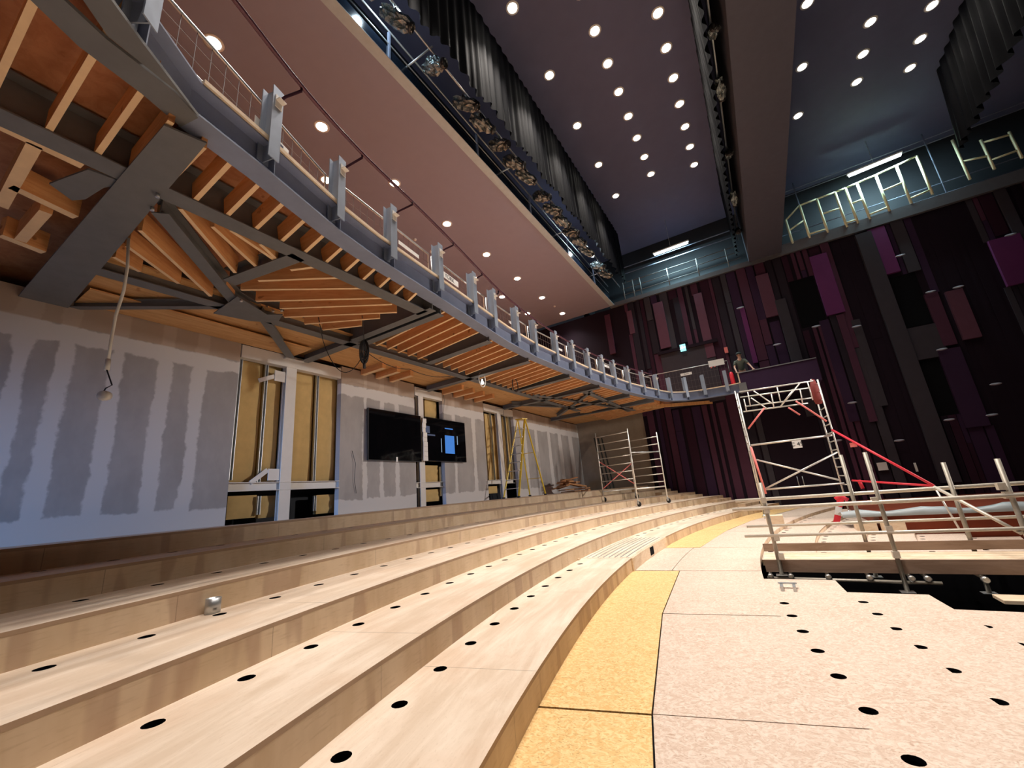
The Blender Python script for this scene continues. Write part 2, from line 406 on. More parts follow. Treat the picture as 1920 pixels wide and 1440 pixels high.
TL = ['lowest curved plywood seating tier, rising from the yellow board aisle', 'second curved plywood seating tier up from the aisle', 'third curved plywood seating tier up from the aisle', 'fourth curved plywood tier, where the balcony shadow falls', 'fifth curved plywood tier, all in the balcony shadow', 'topmost shaded plywood tier at the foot of the plasterboard wall']
HOL = [(14.56, 1.055, 31.085), (15.10, 1.035, 32.08), (15.05, 1.01, 33.11), (13.85, 1.02, 34.15), (13.6, 1.0, 35.14), None]
for i in range(6):
    hl = []
    if HOL[i]:
        h0, dh, rh = HOL[i]; hl = [h0-dh*k for k in range(-8, 36)]
        if i == 0: hl = [h for h in hl if not -2.4 < h < 3.2]
    else: rh = 35.9
    r1 = (RN[i+1]+.001) if i < 5 else 36.55
    tier('seating_tier', TL[i], RN[i], r1, ZN[i], (ZN[i-1] if i else 0), 24.0, end, hl, rh)
rf = [p for p in arc(36.56, 24, th_at_y(36.56, FAR)) if p[0] > -8.78]
ob('floor', MB().prism([(-8.79, rf[0][1])]+rf+[(-8.79, rf[-1][1])], ZN[5]-.05, ZN[5]), 'plywood_tread', kind='structure')
# ribbed access hatch let into the lowest tier, with its square duct opening in the riser
H = thing('access_hatch', 'ribbed grey access hatch let into the lowest tier with a square black duct', 'hatch', (*pol(30.6, .1), ZN[0]))
m = MB()
m.prism(arcpoly(30.31, 31.24, 2.95, -2.6), ZN[0]+.001, ZN[0]+.006)
ob('hatch_plate', m, 'hatch_ply' if 'hatch_ply' in MATS else 'plywood_tread', H)
for k in range(8):
    r = 30.38+.11*k; ob('rib', MB().prism(arcpoly(r, r+.022, 2.85, -2.5), ZN[0]+.006, ZN[0]+.012), 'galvanised', H)
ob('hatch_front', MB().prism(arcpoly(30.265, 30.288, 3.02, -2.62), .0, ZN[0]-.002), 'pale_timber', H)
ob('duct_opening', MB().prism(arcpoly(30.255, 30.266, .25, -.28), .035, ZN[0]-.03), 'dark_void', H)
# half-height aisle steps against the dark side wall
for i in range(5):
    zt = (ZN[i]+ZN[i+1])/2; r = RN[i+1]; t1 = th_at_y(r, FAR-.02); t0 = t1+2.3
    s = MB(); s.prism(arcpoly(r-.36, r-.002, t0, t1), ZN[i]+.001, zt)
    solo('aisle_step', s, 'plywood_riser', 'half-height plywood aisle step by the dark side wall, %s from the bottom' % ['first', 'second', 'third', 'fourth', 'fifth'][i], 'step', 'aisle steps by the side wall')
# stalls tiers stepping down to the stage, cut by the trench
PIT0, PIT1, STG = 8.05, 9.75, 15.4
for i in range(8):
    z = -.10*(i+1); r1 = 28.25-.92*i; r0 = r1-.92; rh = r1-.13
    if i < 4:
        nm = ['first stalls tier below the pale board floor, near side of the trench', 'second stalls tier down, near side of the trench', 'third stalls tier down, near side of the trench', 'fourth stalls tier down, near side of the trench'][i]
        h0 = [5.98, 4.83, 5.9, 4.8][i]; dh = [1.1, 1.12, 1.17, 1.2][i]
        tier('stalls_tier', nm, r0, r1, z, z-.10, 24.0, lambda r, i=i: th_at_y(r, (8.05, 7.78, 7.52, 7.3)[i]), [h0+dh*k for k in range(14)], rh, ('osb_pale', 'pale_timber'))
    nm = '%s stalls tier from the aisle, lying beyond the scaffold walkway' % ORD[i].replace('nearest', 'first')
    tier('stalls_tier', nm, r0, r1, z, z-.10, lambda r: th_at_y(r, PIT1), lambda r: th_at_y(r, STG if i > 1 else (21.0, 19.0)[i]), [th_at_y(rh, PIT1)-.9-1.1*k for k in range(16)], rh, ('osb_pale', 'pale_timber'))

# ================================================================ walls, ceilings
XL = -8.8
def yz(px, py): p = U(px, py, x=XL); return p.y, p.z
segs = [(-8.6, 4.08), (6.50, 9.10), (10.40, 12.78), (15.0, 22.6)]
bands = []
for px in (12, 98, 203, 298, 365): bands.append((1, yz(px, 775)[0], .10))
bands += [(2, yz(100, 622)[1], .14), (2, 1.45, .30)]
for px, wd in ((684, .07), (716, .06), (745, .07), (853, .08), (889, .10), (985, .12), (1006, .14), (1030, .16), (1050, .2), (1070, .25)): bands.append((1, yz(px, 830)[0], wd))
t = NT('plasterboard'); p = t.pos(); s = t.n('ShaderNodeSeparateXYZ'); t.l(p, s.inputs[0])
nz = t.noise(p, 1.6, 4, .65, 0, (1, 1, .55)); nz2 = t.noise(p, 9, 3); wob = t.math('ADD', t.math('MULTIPLY', t.math('SUBTRACT', nz, .5), .22), t.math('MULTIPLY', t.math('SUBTRACT', nz2, .5), .08))
mask = None
for ax, c0, hw in bands:
    d = t.math('ABSOLUTE', t.math('SUBTRACT', s.outputs[ax], c0)); d = t.math('SUBTRACT', d, wob); k = t.n('ShaderNodeMapRange'); t.l(d, k.inputs[0])
    k.inputs[1].default_value = hw+.025; k.inputs[2].default_value = hw-.015; k.interpolation_type = 'SMOOTHSTEP'
    mask = k.outputs[0] if mask is None else t.math('MAXIMUM', mask, k.outputs[0])
c = t.mix(t.ramp(nz, .3, .7), (.36, .335, .32), (.43, .40, .385)); c = t.mix(mask, c, (.64, .61, .59))
c = t.mix(t.math('MULTIPLY', t.ramp(s.outputs[2], yz(100, 606)[1], yz(100, 602)[1]), .75), c, (.46, .34, .25))
t.col(c); t.set(.85, 0, .2)
wl = MB()
for a, b in segs: wl.box((XL-.15, a, 1.2), (XL, b, 5.1))
ob('wall_left', wl, 'plasterboard', kind='structure')
ob('wall_left', MB().box((-9.75, -8.6, 1.0), (-9.6, 23, 5.4)).box((-14.2, -8.6, 5.2), (-14, 24, 11.7)), 'black_wall', kind='structure')
wf = MB(); Y0 = 22.12
wf.box((-5.02, Y0, -3), (16, Y0+.2, 11.45)); wf.box((-14.2, Y0, 5.2), (-5.02, Y0+.2, 11.45))
WF = ob('wall_far', wf, 'panel_black', kind='structure')
ob('wall_far', MB().box((-9.8, Y0+.05, 0), (-5.0, Y0+.25, 5.2)), 'concrete_block', kind='structure')
ob('wall_far_upper', MB().box((-8, 23.8, 11.4), (16, 24, 15.7)), 'black_wall', kind='structure')
ob('wall_right', MB().box((16, -8.6, -3), (16.2, 24, 15.7)), 'black_wall', kind='structure')
wr = MB(); wr.box((-14.2, -8.8, -3), (-7.4, -8.6, 15.7)).box((-5.0, -8.8, -3), (16.2, -8.6, 15.7)).box((-7.4, -8.8, -3), (-5.0, -8.6, 1.4)).box((-7.4, -8.8, 4.2), (-5.0, -8.6, 15.7))
ob('wall_rear', wr, 'black_wall', kind='structure')
ob('wall_left_upper', MB().box((-7.4, -8.6, 11.75), (-7.25, 23.8, 15.6)), 'black_wall', kind='structure')
ob('ceiling', MB().box((-8, -8.6, 15.5), (16, 24, 15.7)), 'ceiling_paint', kind='structure')
ob('ceiling', MB().box((-14.2, -8.6, 11.6), (-5.76, 22.12, 11.75)), 'soffit_paint', kind='structure')
ob('ceiling', MB().box((1.36, -8.6, 11.6), (2.74, 22.12, 15.5)), 'bulkhead_paint' if 'bulkhead_paint' in MATS else 'ceiling_paint', kind='structure')
tr = MB(); tr.box((-5.76, -8.6, 11.56), (-5.70, 22.0, 11.76)).box((-5.70, -8.6, 11.55), (-5.50, 22.0, 11.57)); ob('trim_1', tr, 'fascia_grey', kind='structure')
ob('trim_2', MB().box((-5.76, 21.95, 11.45), (2.0, 23.8, 11.68)).box((2.0, 21.95, 11.45), (16, 23.8, 11.95)), 'fascia_dark' if 'fascia_dark' in MATS else 'steel_edge', kind='structure')

# vertical acoustic boards of the dark side wall
def board(tc, bc, wd, col, dep, ztop=None, zbot=None):
    a = U(*tc, y=Y0-dep); b = U(*bc, y=Y0-dep); x = (a.x+b.x)/2
    z1 = a.z if ztop is None else ztop; z0 = b.z if zbot is None else zbot
    return MB().box((x-wd/2, Y0-dep, max(-.3, z0)), (x+wd/2, Y0, min(11.45, z1))), 'panel_'+col, x, wd, z0, z1
named = [((1138, 590), (1149, 663), .32, 'plum', .10), ((1178, 583), (1187, 625), .28, 'rose', .12), ((1233, 567), (1248, 652), .52, 'rose', .14), ((1308, 550), (1333, 670), .40, 'rose', .14),
 ((1430, 514), (1447, 593), .52, 'rose', .14), ((1390, 577), (1418, 680), .2, 'magenta', .14), ((1427, 600), (1445, 645), .3, 'plum', .1), ((1535, 477), (1566, 588), .65, 'magenta', .16),
 ((1643, 427), (1671, 512), .58, 'magenta', .16), ((1622, 435), (1780, 905), .55, 'grey', .20), ((1717, 613), (1739, 672), 1.25, 'grey', .12), ((1791, 543), (1822, 634), .5, 'rose', .15),
 ((1743, 550), (1785, 646), .40, 'plum', .13), ((1886, 443), (1917, 530), .85, 'magenta', .14), ((1781, 653), (1832, 800), .65, 'violet', .15), ((1466, 560), (1520, 780), .42, 'grey', .20),
 ((1600, 600), (1660, 760), .30, 'grey', .10), ((1573, 590), (1640, 790), .26, 'plum', .14), ((1545, 600), (1602, 790), .34, 'violet', .10), ((1260, 560), (1290, 640), .3, 'dgrey', .1)]
free = []
for q in named:
    mb, mt, x, wd, z0, z1 = board(*q); ob('wall_panel', mb, mt, WF); free.append((x-wd/2, x+wd/2, z0, z1))
voids = [((1687, 517), (1716, 612), 1.05), ((1502, 523), (1526, 611), .95), ((1740, 673), (1772, 779), 1.25)]
for (tc, bc, wd) in voids:
    mb, mt, x, wd, z0, z1 = board(tc, bc, wd, 'black', .012); ob('niche', mb, 'dark_void', WF); free.append((x-wd/2, x+wd/2, z0, z1))
door_x = (U(1237, 660, y=22).x, U(1335, 640, y=22).x)
free.append((door_x[0], door_x[1], 5.0, 8.1)); free.append((.2, 2.35, -1, 4.9))
rr = random.Random(3); x = -5.0
dark_gaps = [(U(1630, 560, y=22).x-.5, U(1630, 560, y=22).x+.35), (U(1855, 620, y=22).x-.75, U(1855, 620, y=22).x+.75)]
cnt = 0; rest = {}
while x < 13.5:
    wd = rr.choice([.16, .2, .26, .34, .42]); hi = 11.45; cx = x+wd/2
    gap = any(a-wd/2 < cx < b+wd/2 for a, b in dark_gaps)
    cuts = sorted([11.45, -.2]+[rr.uniform(1.5, 10.8) for _ in range(rr.choice([0, 1, 1, 2]))], reverse=True)
    for a, b in zip(cuts[:-1], cuts[1:]):
        pal = ['violet', 'dgrey', 'wine', 'dgrey', 'plum', 'grey', 'violet', 'black'] if cx > 4 else ['plum', 'dgrey', 'wine', 'grey', 'plum', 'violet', 'dgrey']
        if a < 5.2: pal = ['wine', 'dgrey', 'violet', 'wine', 'black']
        k = rr.choice(pal); dep = rr.choice([.03, .05, .07, .09])
        if gap: k, dep = 'black', .01
        zs = [(b, a)]
        for fx0, fx1, fz0, fz1 in free:
            if fx0 < cx < fx1:
                nz_ = []
                for (p0, p1) in zs:
                    if fz1 <= p0 or fz0 >= p1: nz_.append((p0, p1)); continue
                    if p0 < fz0: nz_.append((p0, fz0))
                    if p1 > fz1: nz_.append((fz1, p1))
                zs = nz_
        for (p0, p1) in zs:
            if p1-p0 < .3: continue
            cnt += 1
            if cnt > 78:
                rest.setdefault(k, MB()).box((x+.012, Y0-dep, p0+.01), (x+wd-.012, Y0-.001, p1-.01)); continue
            ob('wall_panel', MB().box((x+.012, Y0-dep, p0+.01), (x+wd-.012, Y0-.001, p1-.01)), 'panel_'+k, WF)
    x += wd+rr.choice([0, .02, .05, .12])
ks = list(rest); rm = MB()
for i, k in enumerate(ks): rm.add(rest[k].v, rest[k].f, i)
if ks: ob('wall_panel', rm, ['panel_'+k for k in ks], WF, kind='stuff')
for (px, py) in ((1895, 440), (1797, 538), (1745, 547), (1388, 577), (1688, 479), (1606, 612), (1598, 755), (1686, 826), (1766, 655), (1570, 826), (1860, 778), (1780, 787), (1457, 646), (1530, 612), (1867, 720)):
    p = U(px, py, y=21.9); pl = MB().lathe([(.0, 0), (.17, .002), (.15, .015), (0, .015)], (p.x, p.y+.005, p.z), 12, 0, (0, -1, 0))
    pl.v = [Vector((v.x, v.y, p.z+(v.z-p.z)*.28)) for v in pl.v]; ob('pale_patch', pl, 'patch_grey', WF)  # small flattened pale ovals on the wall boards
# double door on balcony level and the black doorway below the side box
D = MB(); D.box((door_x[0], 22.0, 5.1), (door_x[1], 22.10, 8.0)); d1 = ob('door_1', D, 'panel_grey', kind='structure')
ob('lintel', MB().box((door_x[0]-.1, 21.9, 8.0), (door_x[1]+.25, 22.1, 8.16)), 'panel_black', d1)
d2 = ob('door_2', MB().box((.25, 22.03, -.1), (2.3, 22.1, 4.6)), 'panel_black', kind='structure')
for px in (1494, 1504):
    a = U(px, 893, y=21.98); ob('door_handle', MB().tube(a, (a.x, a.y, a.z-.45), .02), 'galvanised', d2)

# ================================================================ balcony
ZB, ZJ, ZD = 4.95, 4.97, 5.40          # underside of beams, joists, deck
LIP = [(215, 0), (267, 72), (373, 213), (497, 312), (633, 427), (710, 483), (815, 550)]
path = [U(px, py, z=5.1).xy for px, py in LIP]
path = [path[0]*2-path[1]] + path
for th in (2.6, 0, -3, -6, -9, -12, -14.5, -17): path.append(Vector(pol(32.44 if -11 < th < 0 else 32.5, th)))
path += [Vector(p) for p in ((-3.05, 19.75), (-2.45, 20.35), (-1.7, 20.6), (-.9, 20.66), (-.2, 20.62))]
path = [tuple(p) for p in path]
BAL = thing('balcony', 'curved balcony on grey steel beams and orange timber joists, with its open steel edge', 'balcony', (-6.0, 8.0, 5.0))
rb = MB(); rb.sweep(path[3:], 0, .27, 5.08, 5.10); rb.sweep(path, .12, .14, 5.10, 5.43); rb.sweep(path, 0, .27, 5.43, 5.45)
ob('ring_beam', rb, 'steel_edge', BAL)
def up(px, py, z): p = U(px, py, z=z); return (p.x, p.y)
A_ = [up(70, 0, 5.1), up(150, 78, 5.1), up(267, 167, 5.1), up(340, 230, 5.1), up(373, 213, 5.1), up(330, 165, 5.1), up(200, 63, 5.1), up(133, 0, 5.1)]
B_ = [up(162, 0, 5.1), up(204, 62, 5.1), up(332, 165, 5.1), up(373, 213, 5.1), up(267, 72, 5.1), up(215, 0, 5.1)]
def ext(P, i, j): return [(P[i][0]*1.6-P[j][0]*.6, P[i][1]*1.6-P[j][1]*.6)]
A_ = ext(A_, 0, 1)+A_+ext(A_, 7, 6); B_ = ext(B_, 0, 1)+B_+ext(B_, 5, 4)
ob('corner_plate', MB().prism(A_, 5.05, 5.08), 'steel_grey', BAL); ob('corner_plate', MB().prism(B_, 5.065, 5.095), 'steel_grey', BAL)
ob('edge_board', MB().sweep(path[3:], -.02, .16, 5.455, 5.50), 'pale_timber', BAL)
ns = normals(path)
inner = [(p[0]+n.x*.30, p[1]+n.y*.30) for p, n in zip(path, ns)]
deck = [(-13.9, inner[0][1]-3)]+[(inner[0][0]+1.0, inner[0][1]-3)]+inner+[(-.2, 22.0), (-13.9, 22.0)]
ob('deck', MB().prism(deck, ZD, 5.5), 'deck_plywood', BAL)
def nearest_x(y):
    for a, b in zip(path[:-1], path[1:]):
        if a[1] <= y <= b[1]: f = (y-a[1])/(b[1]-a[1]+1e-9); return a[0]+(b[0]-a[0])*f
    return path[0][0]
# ---- steel beams
def beam(pts, w=.22, h=.42, z=ZB):
    for a, b in zip(pts[:-1], pts[1:]):
        ob('steel_beam', MB().ibeam(U(*a, z=z), U(*b, z=z), w, h), 'steel_grey', BAL)
def wbeam(a, b, w=.2, h=.42, z=ZB): ob('steel_beam', MB().ibeam((*a, z), (*b, z), w, h), 'steel_grey', BAL)
wbeam((-4.9, -2.0), (-4.9, 5.35), .24)                       # long beam under the near bays
beam([(150, 500), (430, 580), (1085, 771)], .22)             # long beam along the wall
LATX = lambda y: nearest_x(y)-.2
ob('steel_beam', MB().prism([up(*q, ZB) for q in ((308, 232), (388, 266), (127, 577), (27, 562))], ZB-.02, ZB).box((-8.75, 1.24, ZB), (LATX(1.2)-.1, 1.28, ZD)), 'steel_grey', BAL)
for y0 in (5.36, 5.62): wbeam((-6.9, y0+.02), (LATX(y0)-.05, y0), .17)
wbeam((-8.75, 5.45), (-6.9, 5.45), .2)
for y0, x0 in ((7.55, -6.85), (9.55, -8.75), (11.95, -6.8), (14.1, -8.75), (16.6, -6.8), (18.6, -8.75)): wbeam((x0, y0+.06), (LATX(y0), y0-.1), .2)
beam([(300, 400), (440, 568), (492, 598)], .17, .2); beam([(560, 482), (430, 530)], .2, .2); beam([(490, 592), (552, 682)], .17, .2); beam([(125, 578), (420, 577)], .11, .14)
beam([(1000, 742), (1190, 770)], .16, .2); beam([(1095, 735), (1180, 772)], .16, .2); beam([(960, 760), (1080, 765)], .13, .16); beam([(1045, 782), (1110, 735)], .13, .16)
ob('gusset_plate', MB().prism([up(*q, ZB) for q in ((92, 345), (165, 318), (238, 345), (195, 352), (160, 374), (135, 376))], ZB, ZB+.02), 'steel_grey', BAL)
ob('gusset_plate', MB().prism([up(*q, ZB-.03) for q in ((400, 588), (445, 556), (500, 590), (530, 590), (520, 606), (470, 602))], ZB-.03, ZB-.015), 'steel_grey', BAL)
for q in ((452, 566), (512, 585), (528, 584), (295, 370), (285, 395)): ob('bolt', MB().lathe([(.02, 0), (.02, .04)], U(*q, z=ZB-.075), 8), 'galvanised', BAL)
# ---- timber joists
def joist(p, q, w=.048, h=.26, rise=0.0): mb = MB().bar((*p, ZJ), (*q, ZJ+rise), w, h); mb.m[0] = 1; ob('joist', mb, ['joist_timber', 'joist_edge'], BAL)  # paler undersides: planed-edge tone plus light from the floor put into the colour
yk = 1.62
for k in range(12):
    if k > 10: break
    joist((-4.83, yk), (nearest_x(yk)-.15, yk+.02), rise=.15); yk += .325
for y0 in (.82, .50, .16, -.2): joist((-4.83, y0), (nearest_x(max(y0, path[0][1]))-.15, y0+.02), rise=.16)
def jl(a, b, **k): p = up(*a, ZJ); q = up(*b, ZJ); joist(p, q, **k)
for a, b in (((297, 407), (436, 562)), ((262, 432), (395, 556)), ((238, 462), (335, 532)), ((213, 482), (262, 510)), ((338, 392), (441, 512)), ((398, 425), (480, 500)), ((432, 432), (515, 488)), ((488, 458), (518, 486)),
             ((545, 507), (600, 500)), ((484, 527), (641, 521)), ((452, 544), (690, 541)), ((480, 565), (732, 559)), ((525, 579), (735, 571)), ((533, 595), (744, 586)), ((571, 608), (712, 597)), ((605, 619), (678, 611))): jl(a, b)
y = 5.86
while y < 21.5:
    if not any(abs(y-b) < .16 for b in (7.55, 9.55, 11.95, 14.1, 16.6, 18.6)):
        xe = nearest_x(y)-.15 if y < 18.6 else -3.75
        joist((-6.82, y+.05), (xe, y-.05), rise=.14)
    y += .325
for y0 in (7.1, 7.6, 8.1, 10.4, 11.0, 11.6, 12.2): joist((-8.75, y0+.02), (-7.9, y0), h=.16, w=.12)
jl((245, 322), (321, 228)); jl((313, 346), (382, 276))
for a, b in (((65, 272), (2, 388)), ((20, 350), (142, 408)), ((86, 398), (38, 452)), ((0, 442), (82, 474)), ((0, 238), (155, 312))): jl(a, b, w=.10)
ob('soffit_boarding', MB().box((-8.78, 1.52, 5.13), (-7.02, 21.9, 5.16)), 'soffit_boards', BAL)
ob('soffit_boarding', MB().prism([(-8.78, 1.6), (-8.78, 5.2), (-8.1, 5.2), (-8.1, 1.6)], 5.04, 5.06), 'soffit_boards', BAL)
ob('fascia_plank', MB().bar(U(1088, 775, z=5.0), U(1336, 757, z=5.0), .05, .16), 'soffit_boards', BAL)
ob('end_beam', MB().box((-.3, 20.5, 5.0), (.0, 22.0, 5.45)), 'steel_grey', BAL)
# ---- upright posts of the balcony edge, each with its handrail bracket
POSTPX = [(300, 30), (503, 290), (638, 400), (732, 478), (803, 545), (863, 590), (913, 612), (955, 640), (993, 658), (1027, 678), (1057, 692), (1084, 705), (1112, 714), (1140, 720), (1166, 729), (1190, 737), (1214, 743), (1246, 747), (1282, 745), (1320, 743), (1366, 731)]
RAILPX = [(330, -140), (440, 0), (575, 175), (680, 290), (770, 375), (850, 455), (940, 550), (1000, 598), (1060, 638), (1110, 664), (1180, 691), (1237, 706)]
rail = [U(px, py, z=6.12) for px, py in RAILPX]
def snap(p):
    best = None
    for a, b in zip(path[:-1], path[1:]):
        a2, b2 = Vector(a), Vector(b); f = max(0, min(1, (p-a2).dot(b2-a2)/(b2-a2).length_squared)); q = a2.lerp(b2, f)
        d = (b2-a2).normalized(); n = Vector((-d.y, d.x))
        if best is None or (q-p).length < best[0]: best = ((q-p).length, q, n, d)
    return best[1:]
POSTS = []
for i, (px, py) in enumerate(POSTPX):
    q, n, d = snap(U(px, py, z=5.3).xy); n3 = Vector((n.x, n.y, 0)); d3 = Vector((d.x, d.y, 0)); c = Vector((q.x, q.y, 0))+n3*.02
    POSTS.append((c, n3, d3)); m = MB(); z0, z1 = 5.22, 6.18
    for off in (-.075, .075):
        a = c+n3*off; m.bar(a-d3*.07+Vector((0, 0, z0)), a+d3*.07+Vector((0, 0, z0)), .012, z1-z0)
    m.bar(c-n3*.07+Vector((0, 0, z0)), c+n3*.07+Vector((0, 0, z0)), .012, z1-z0)
    po = ob('edge_post', m, 'steel_post', BAL)
    st = MB(); b = c+n3*.07; st.bar(b-n3*.06+d3*.1+Vector((0, 0, 5.10)), b+n3*.05+d3*.1+Vector((0, 0, 5.10)), .012, .33); ob('stiffener', st, 'steel_edge', BAL)
    if i < 17:
        k = min(range(len(rail)), key=lambda j: (rail[j].xy-c.xy).length); best = None
        for a, b2 in zip(rail[:-1], rail[1:]):
            f = max(0, min(1, (c-a).xy.dot((b2-a).xy)/(b2-a).xy.length_squared)); r = a.lerp(b2, f)
            if best is None or (r-c).xy.length < best[0]: best = ((r-c).xy.length, r)
        o_ = c-n3*.085; bk = MB(); bk.bar(o_+Vector((0, 0, 5.98)), o_-n3*.07+Vector((0, 0, 5.98)), .09, .012); bk.bar(o_+Vector((0, 0, 5.90)), o_+Vector((0, 0, 6.06)), .09, .012, up=tuple(-n3))
        ob('angle_bracket', bk, 'white_steel', po)
        e = best[1]; s0 = o_+Vector((0, 0, 6.0)); ob('rail_arm', MB().path([s0, s0-n3*.1+Vector((0, 0, .03)), Vector((e.x, e.y, 6.06)), e], .016, 6), 'panel_wine', po)
hp = []
for a, b in zip(rail[:-1], rail[1:]): hp += [a.lerp(b, k/4) for k in range(4)]
for _ in range(2): hp = [hp[0]]+[(hp[i-1]+hp[i]*2+hp[i+1])/4 for i in range(1, len(hp)-1)]+[hp[-1]]
ob('handrail', MB().path(hp, .024, 8), 'handrail_paint' if 'handrail_paint' in MATS else 'panel_plum', BAL)

# ---- temporary mesh fence panels standing on the deck behind the posts
def fence(a, b, z0, z1, label, wires=14, rows=3):
    a = Vector(a); b = Vector(b); mid = (a+b)/2
    F = thing('mesh_fence_panel', label, 'fence panel', (mid.x, mid.y, z0), 'mesh fence panels along the balcony')
    Z = lambda p, z: Vector((p.x, p.y, z)); fr = MB()
    fr.path([Z(a, z0), Z(a, z1), Z(b, z1), Z(b, z0)], .019, 8); fr.tube(Z(a, z0+.03), Z(b, z0+.03), .012, 6); ob('tube_frame', fr, 'galvanised', F)
    wm = MB()
    for k in range(1, wires): p = a.lerp(b, k/wires); wm.tube(Z(p, z0+.03), Z(p, z1), .0035, 4)
    for k in range(1, rows+1): z = z0+(z1-z0)*k/(rows+1); wm.tube(Z(a, z), Z(b, z), .0035, 4)
    ob('wire_mesh', wm, 'wire_grey', F)
    for p in (a.lerp(b, .03), a.lerp(b, .97)): ob('foot_block', MB().box((p.x-.1, p.y-.08, z0-.02), (p.x+.1, p.y+.08, z0+.03)), 'black_rubber', F)
    return F, a, b
FN = ['mesh fence panel nearest the camera, behind the first balcony posts', 'mesh fence panel behind the second and third balcony posts', 'mesh fence panel with a lettered white sign on the balcony', 'mesh fence panel fourth from the near end of the balcony', 'mesh fence panel fifth from the near end of the balcony', 'mesh fence panel sixth from the near end of the balcony', 'mesh fence panel seventh from the near end, with a torn white strip', 'mesh fence panel eighth from the near end of the balcony', 'mesh fence panel ninth from the near end of the balcony']
FEN = []
for k in range(8):
    i = 2*k; a = POSTS[i][0]+POSTS[i][1]*.22+POSTS[i][2]*.12; b = POSTS[i+2][0]+POSTS[i+2][1]*.22+POSTS[i+2][2]*.02
    z1 = 6.03 if k == 0 else 6.08
    if k == 0: a = POSTS[0][0]+POSTS[0][1]*.22
    FEN.append(fence(a, b, 5.50, z1, FN[k], 16, 2))
a = U(1209, 735, y=21.3); b = U(1362, 722, y=21.3)
FAR_F = fence((a.x, 21.0, 0), (b.x+.25, 21.3, 0), 5.5, 6.78, 'tall mesh fence panel closing the far end of the balcony', 26, 3)
def sign(Fd, f0, f1, z0, z1, label, txt=None, name='fence_sign', glyphs=False):
    F, a, b = Fd; p = a.lerp(b, f0); q = a.lerp(b, f1); d = (q-p).normalized(); n = Vector((d.y, -d.x, 0)); o = n*.022
    mid = (p+q)/2+o; T = thing(name, label, 'sign', (mid.x, mid.y, z0))
    ob('sign_board', MB().bar(p+o+Vector((0, 0, z0)), q+o+Vector((0, 0, z0)), .006, z1-z0), 'white_plastic', T)
    if txt:
        M = Matrix.Translation(mid+n*.004+Vector((0, 0, (z0+z1)/2))) @ Matrix(((d.x, 0, n.x, 0), (d.y, 0, n.y, 0), (0, 1, 0, 0), (0, 0, 0, 1)))
        text_part('lettering', txt, (z1-z0)*.95, M, 'print_black', T)
    return T, p, q, n
sign(FEN[2], .12, .44, 5.80, 5.93, 'white sign with black capitals on the mesh fence', 'YORK')
s_, p, q, n = sign(FEN[0], .52, .72, 5.60, 5.76, 'white sign with dark blue printed shapes beside the nearest large post')
for f, w_ in ((.12, .28), (.62, .2)):
    a = p.lerp(q, f)+n*.027; b = p.lerp(q, f+w_)+n*.027; ob('printed_shape', MB().bar(a+Vector((0, 0, 5.63)), b+Vector((0, 0, 5.63)), .003, .1), 'navy_print' if 'navy_print' in MATS else 'print_black', s_)
sign(FEN[1], .62, .86, 5.80, 5.87, 'plain white strip on the fence left of the third large post')
sign(FEN[3], .50, .68, 5.80, 5.87, 'small white strip hung on the fourth mesh panel')
sign(FEN[4], .70, .88, 5.80, 5.87, 'small white strip hung on the fifth mesh panel')
sign(FEN[6], .2, .45, 5.92, 6.02, 'white plate with a dangling strip on the seventh mesh panel')
T, p, q, n = sign(FAR_F, .47, .60, 6.44, 6.57, 'small white lettered strip on the tall far fence panel', 'GTP')
sign(FAR_F, .80, .97, 6.62, 6.92, 'blank white card fixed to the top corner of the tall far fence panel')

# ================================================================ left wall: open stud bays, columns, screens
def wp(px, py, x=XL): p = U(px, py, x=x); return p
def stud(px0, py0, px1, py1, label, x=-8.93, w=.06):
    a = wp(px0, py0, x); b = wp(px1, py1, x); y = (a.y+b.y)/2; z0, z1 = sorted((a.z, b.z)); m = MB()
    m.box((x-.07, y-w/2, z0), (x-.065, y+w/2, z1)).box((x-.07, y-w/2, z0), (x, y-w/2+.006, z1)).box((x-.07, y+w/2-.006, z0), (x, y+w/2, z1))
    return solo('metal_stud', m, 'galvanised', label, 'metal stud', 'metal wall studs')
def insul(pxa, pxb, pyt, pyb, label, x=-9.02):
    a = wp(pxa, pyt, x); b = wp(pxb, pyt, x); c = wp((pxa+pxb)/2, pyb, x); z1 = a.z; z0 = max(1.43, c.z)
    m = MB(); n = 6; rr = random.Random(int(pxa))
    vs = []; fs = []
    for i in range(n+1):
        for j in range(n+1):
            y = a.y+(b.y-a.y)*j/n; z = z0+(z1-z0)*i/n; e = 0 if i in (0, n) or j in (0, n) else rr.uniform(.01, .05); vs.append((x-.05+e, y, z))
    for i in range(n):
        for j in range(n): k = i*(n+1)+j; fs.append((k, k+1, k+n+2, k+n+1))
    m.add(vs, fs, 0, True); m.box((x-.16, a.y, z0), (x-.052, b.y, z1))
    return solo('insulation_slab', m, 'insulation', label, 'insulation', 'insulation slabs in the wall bays')
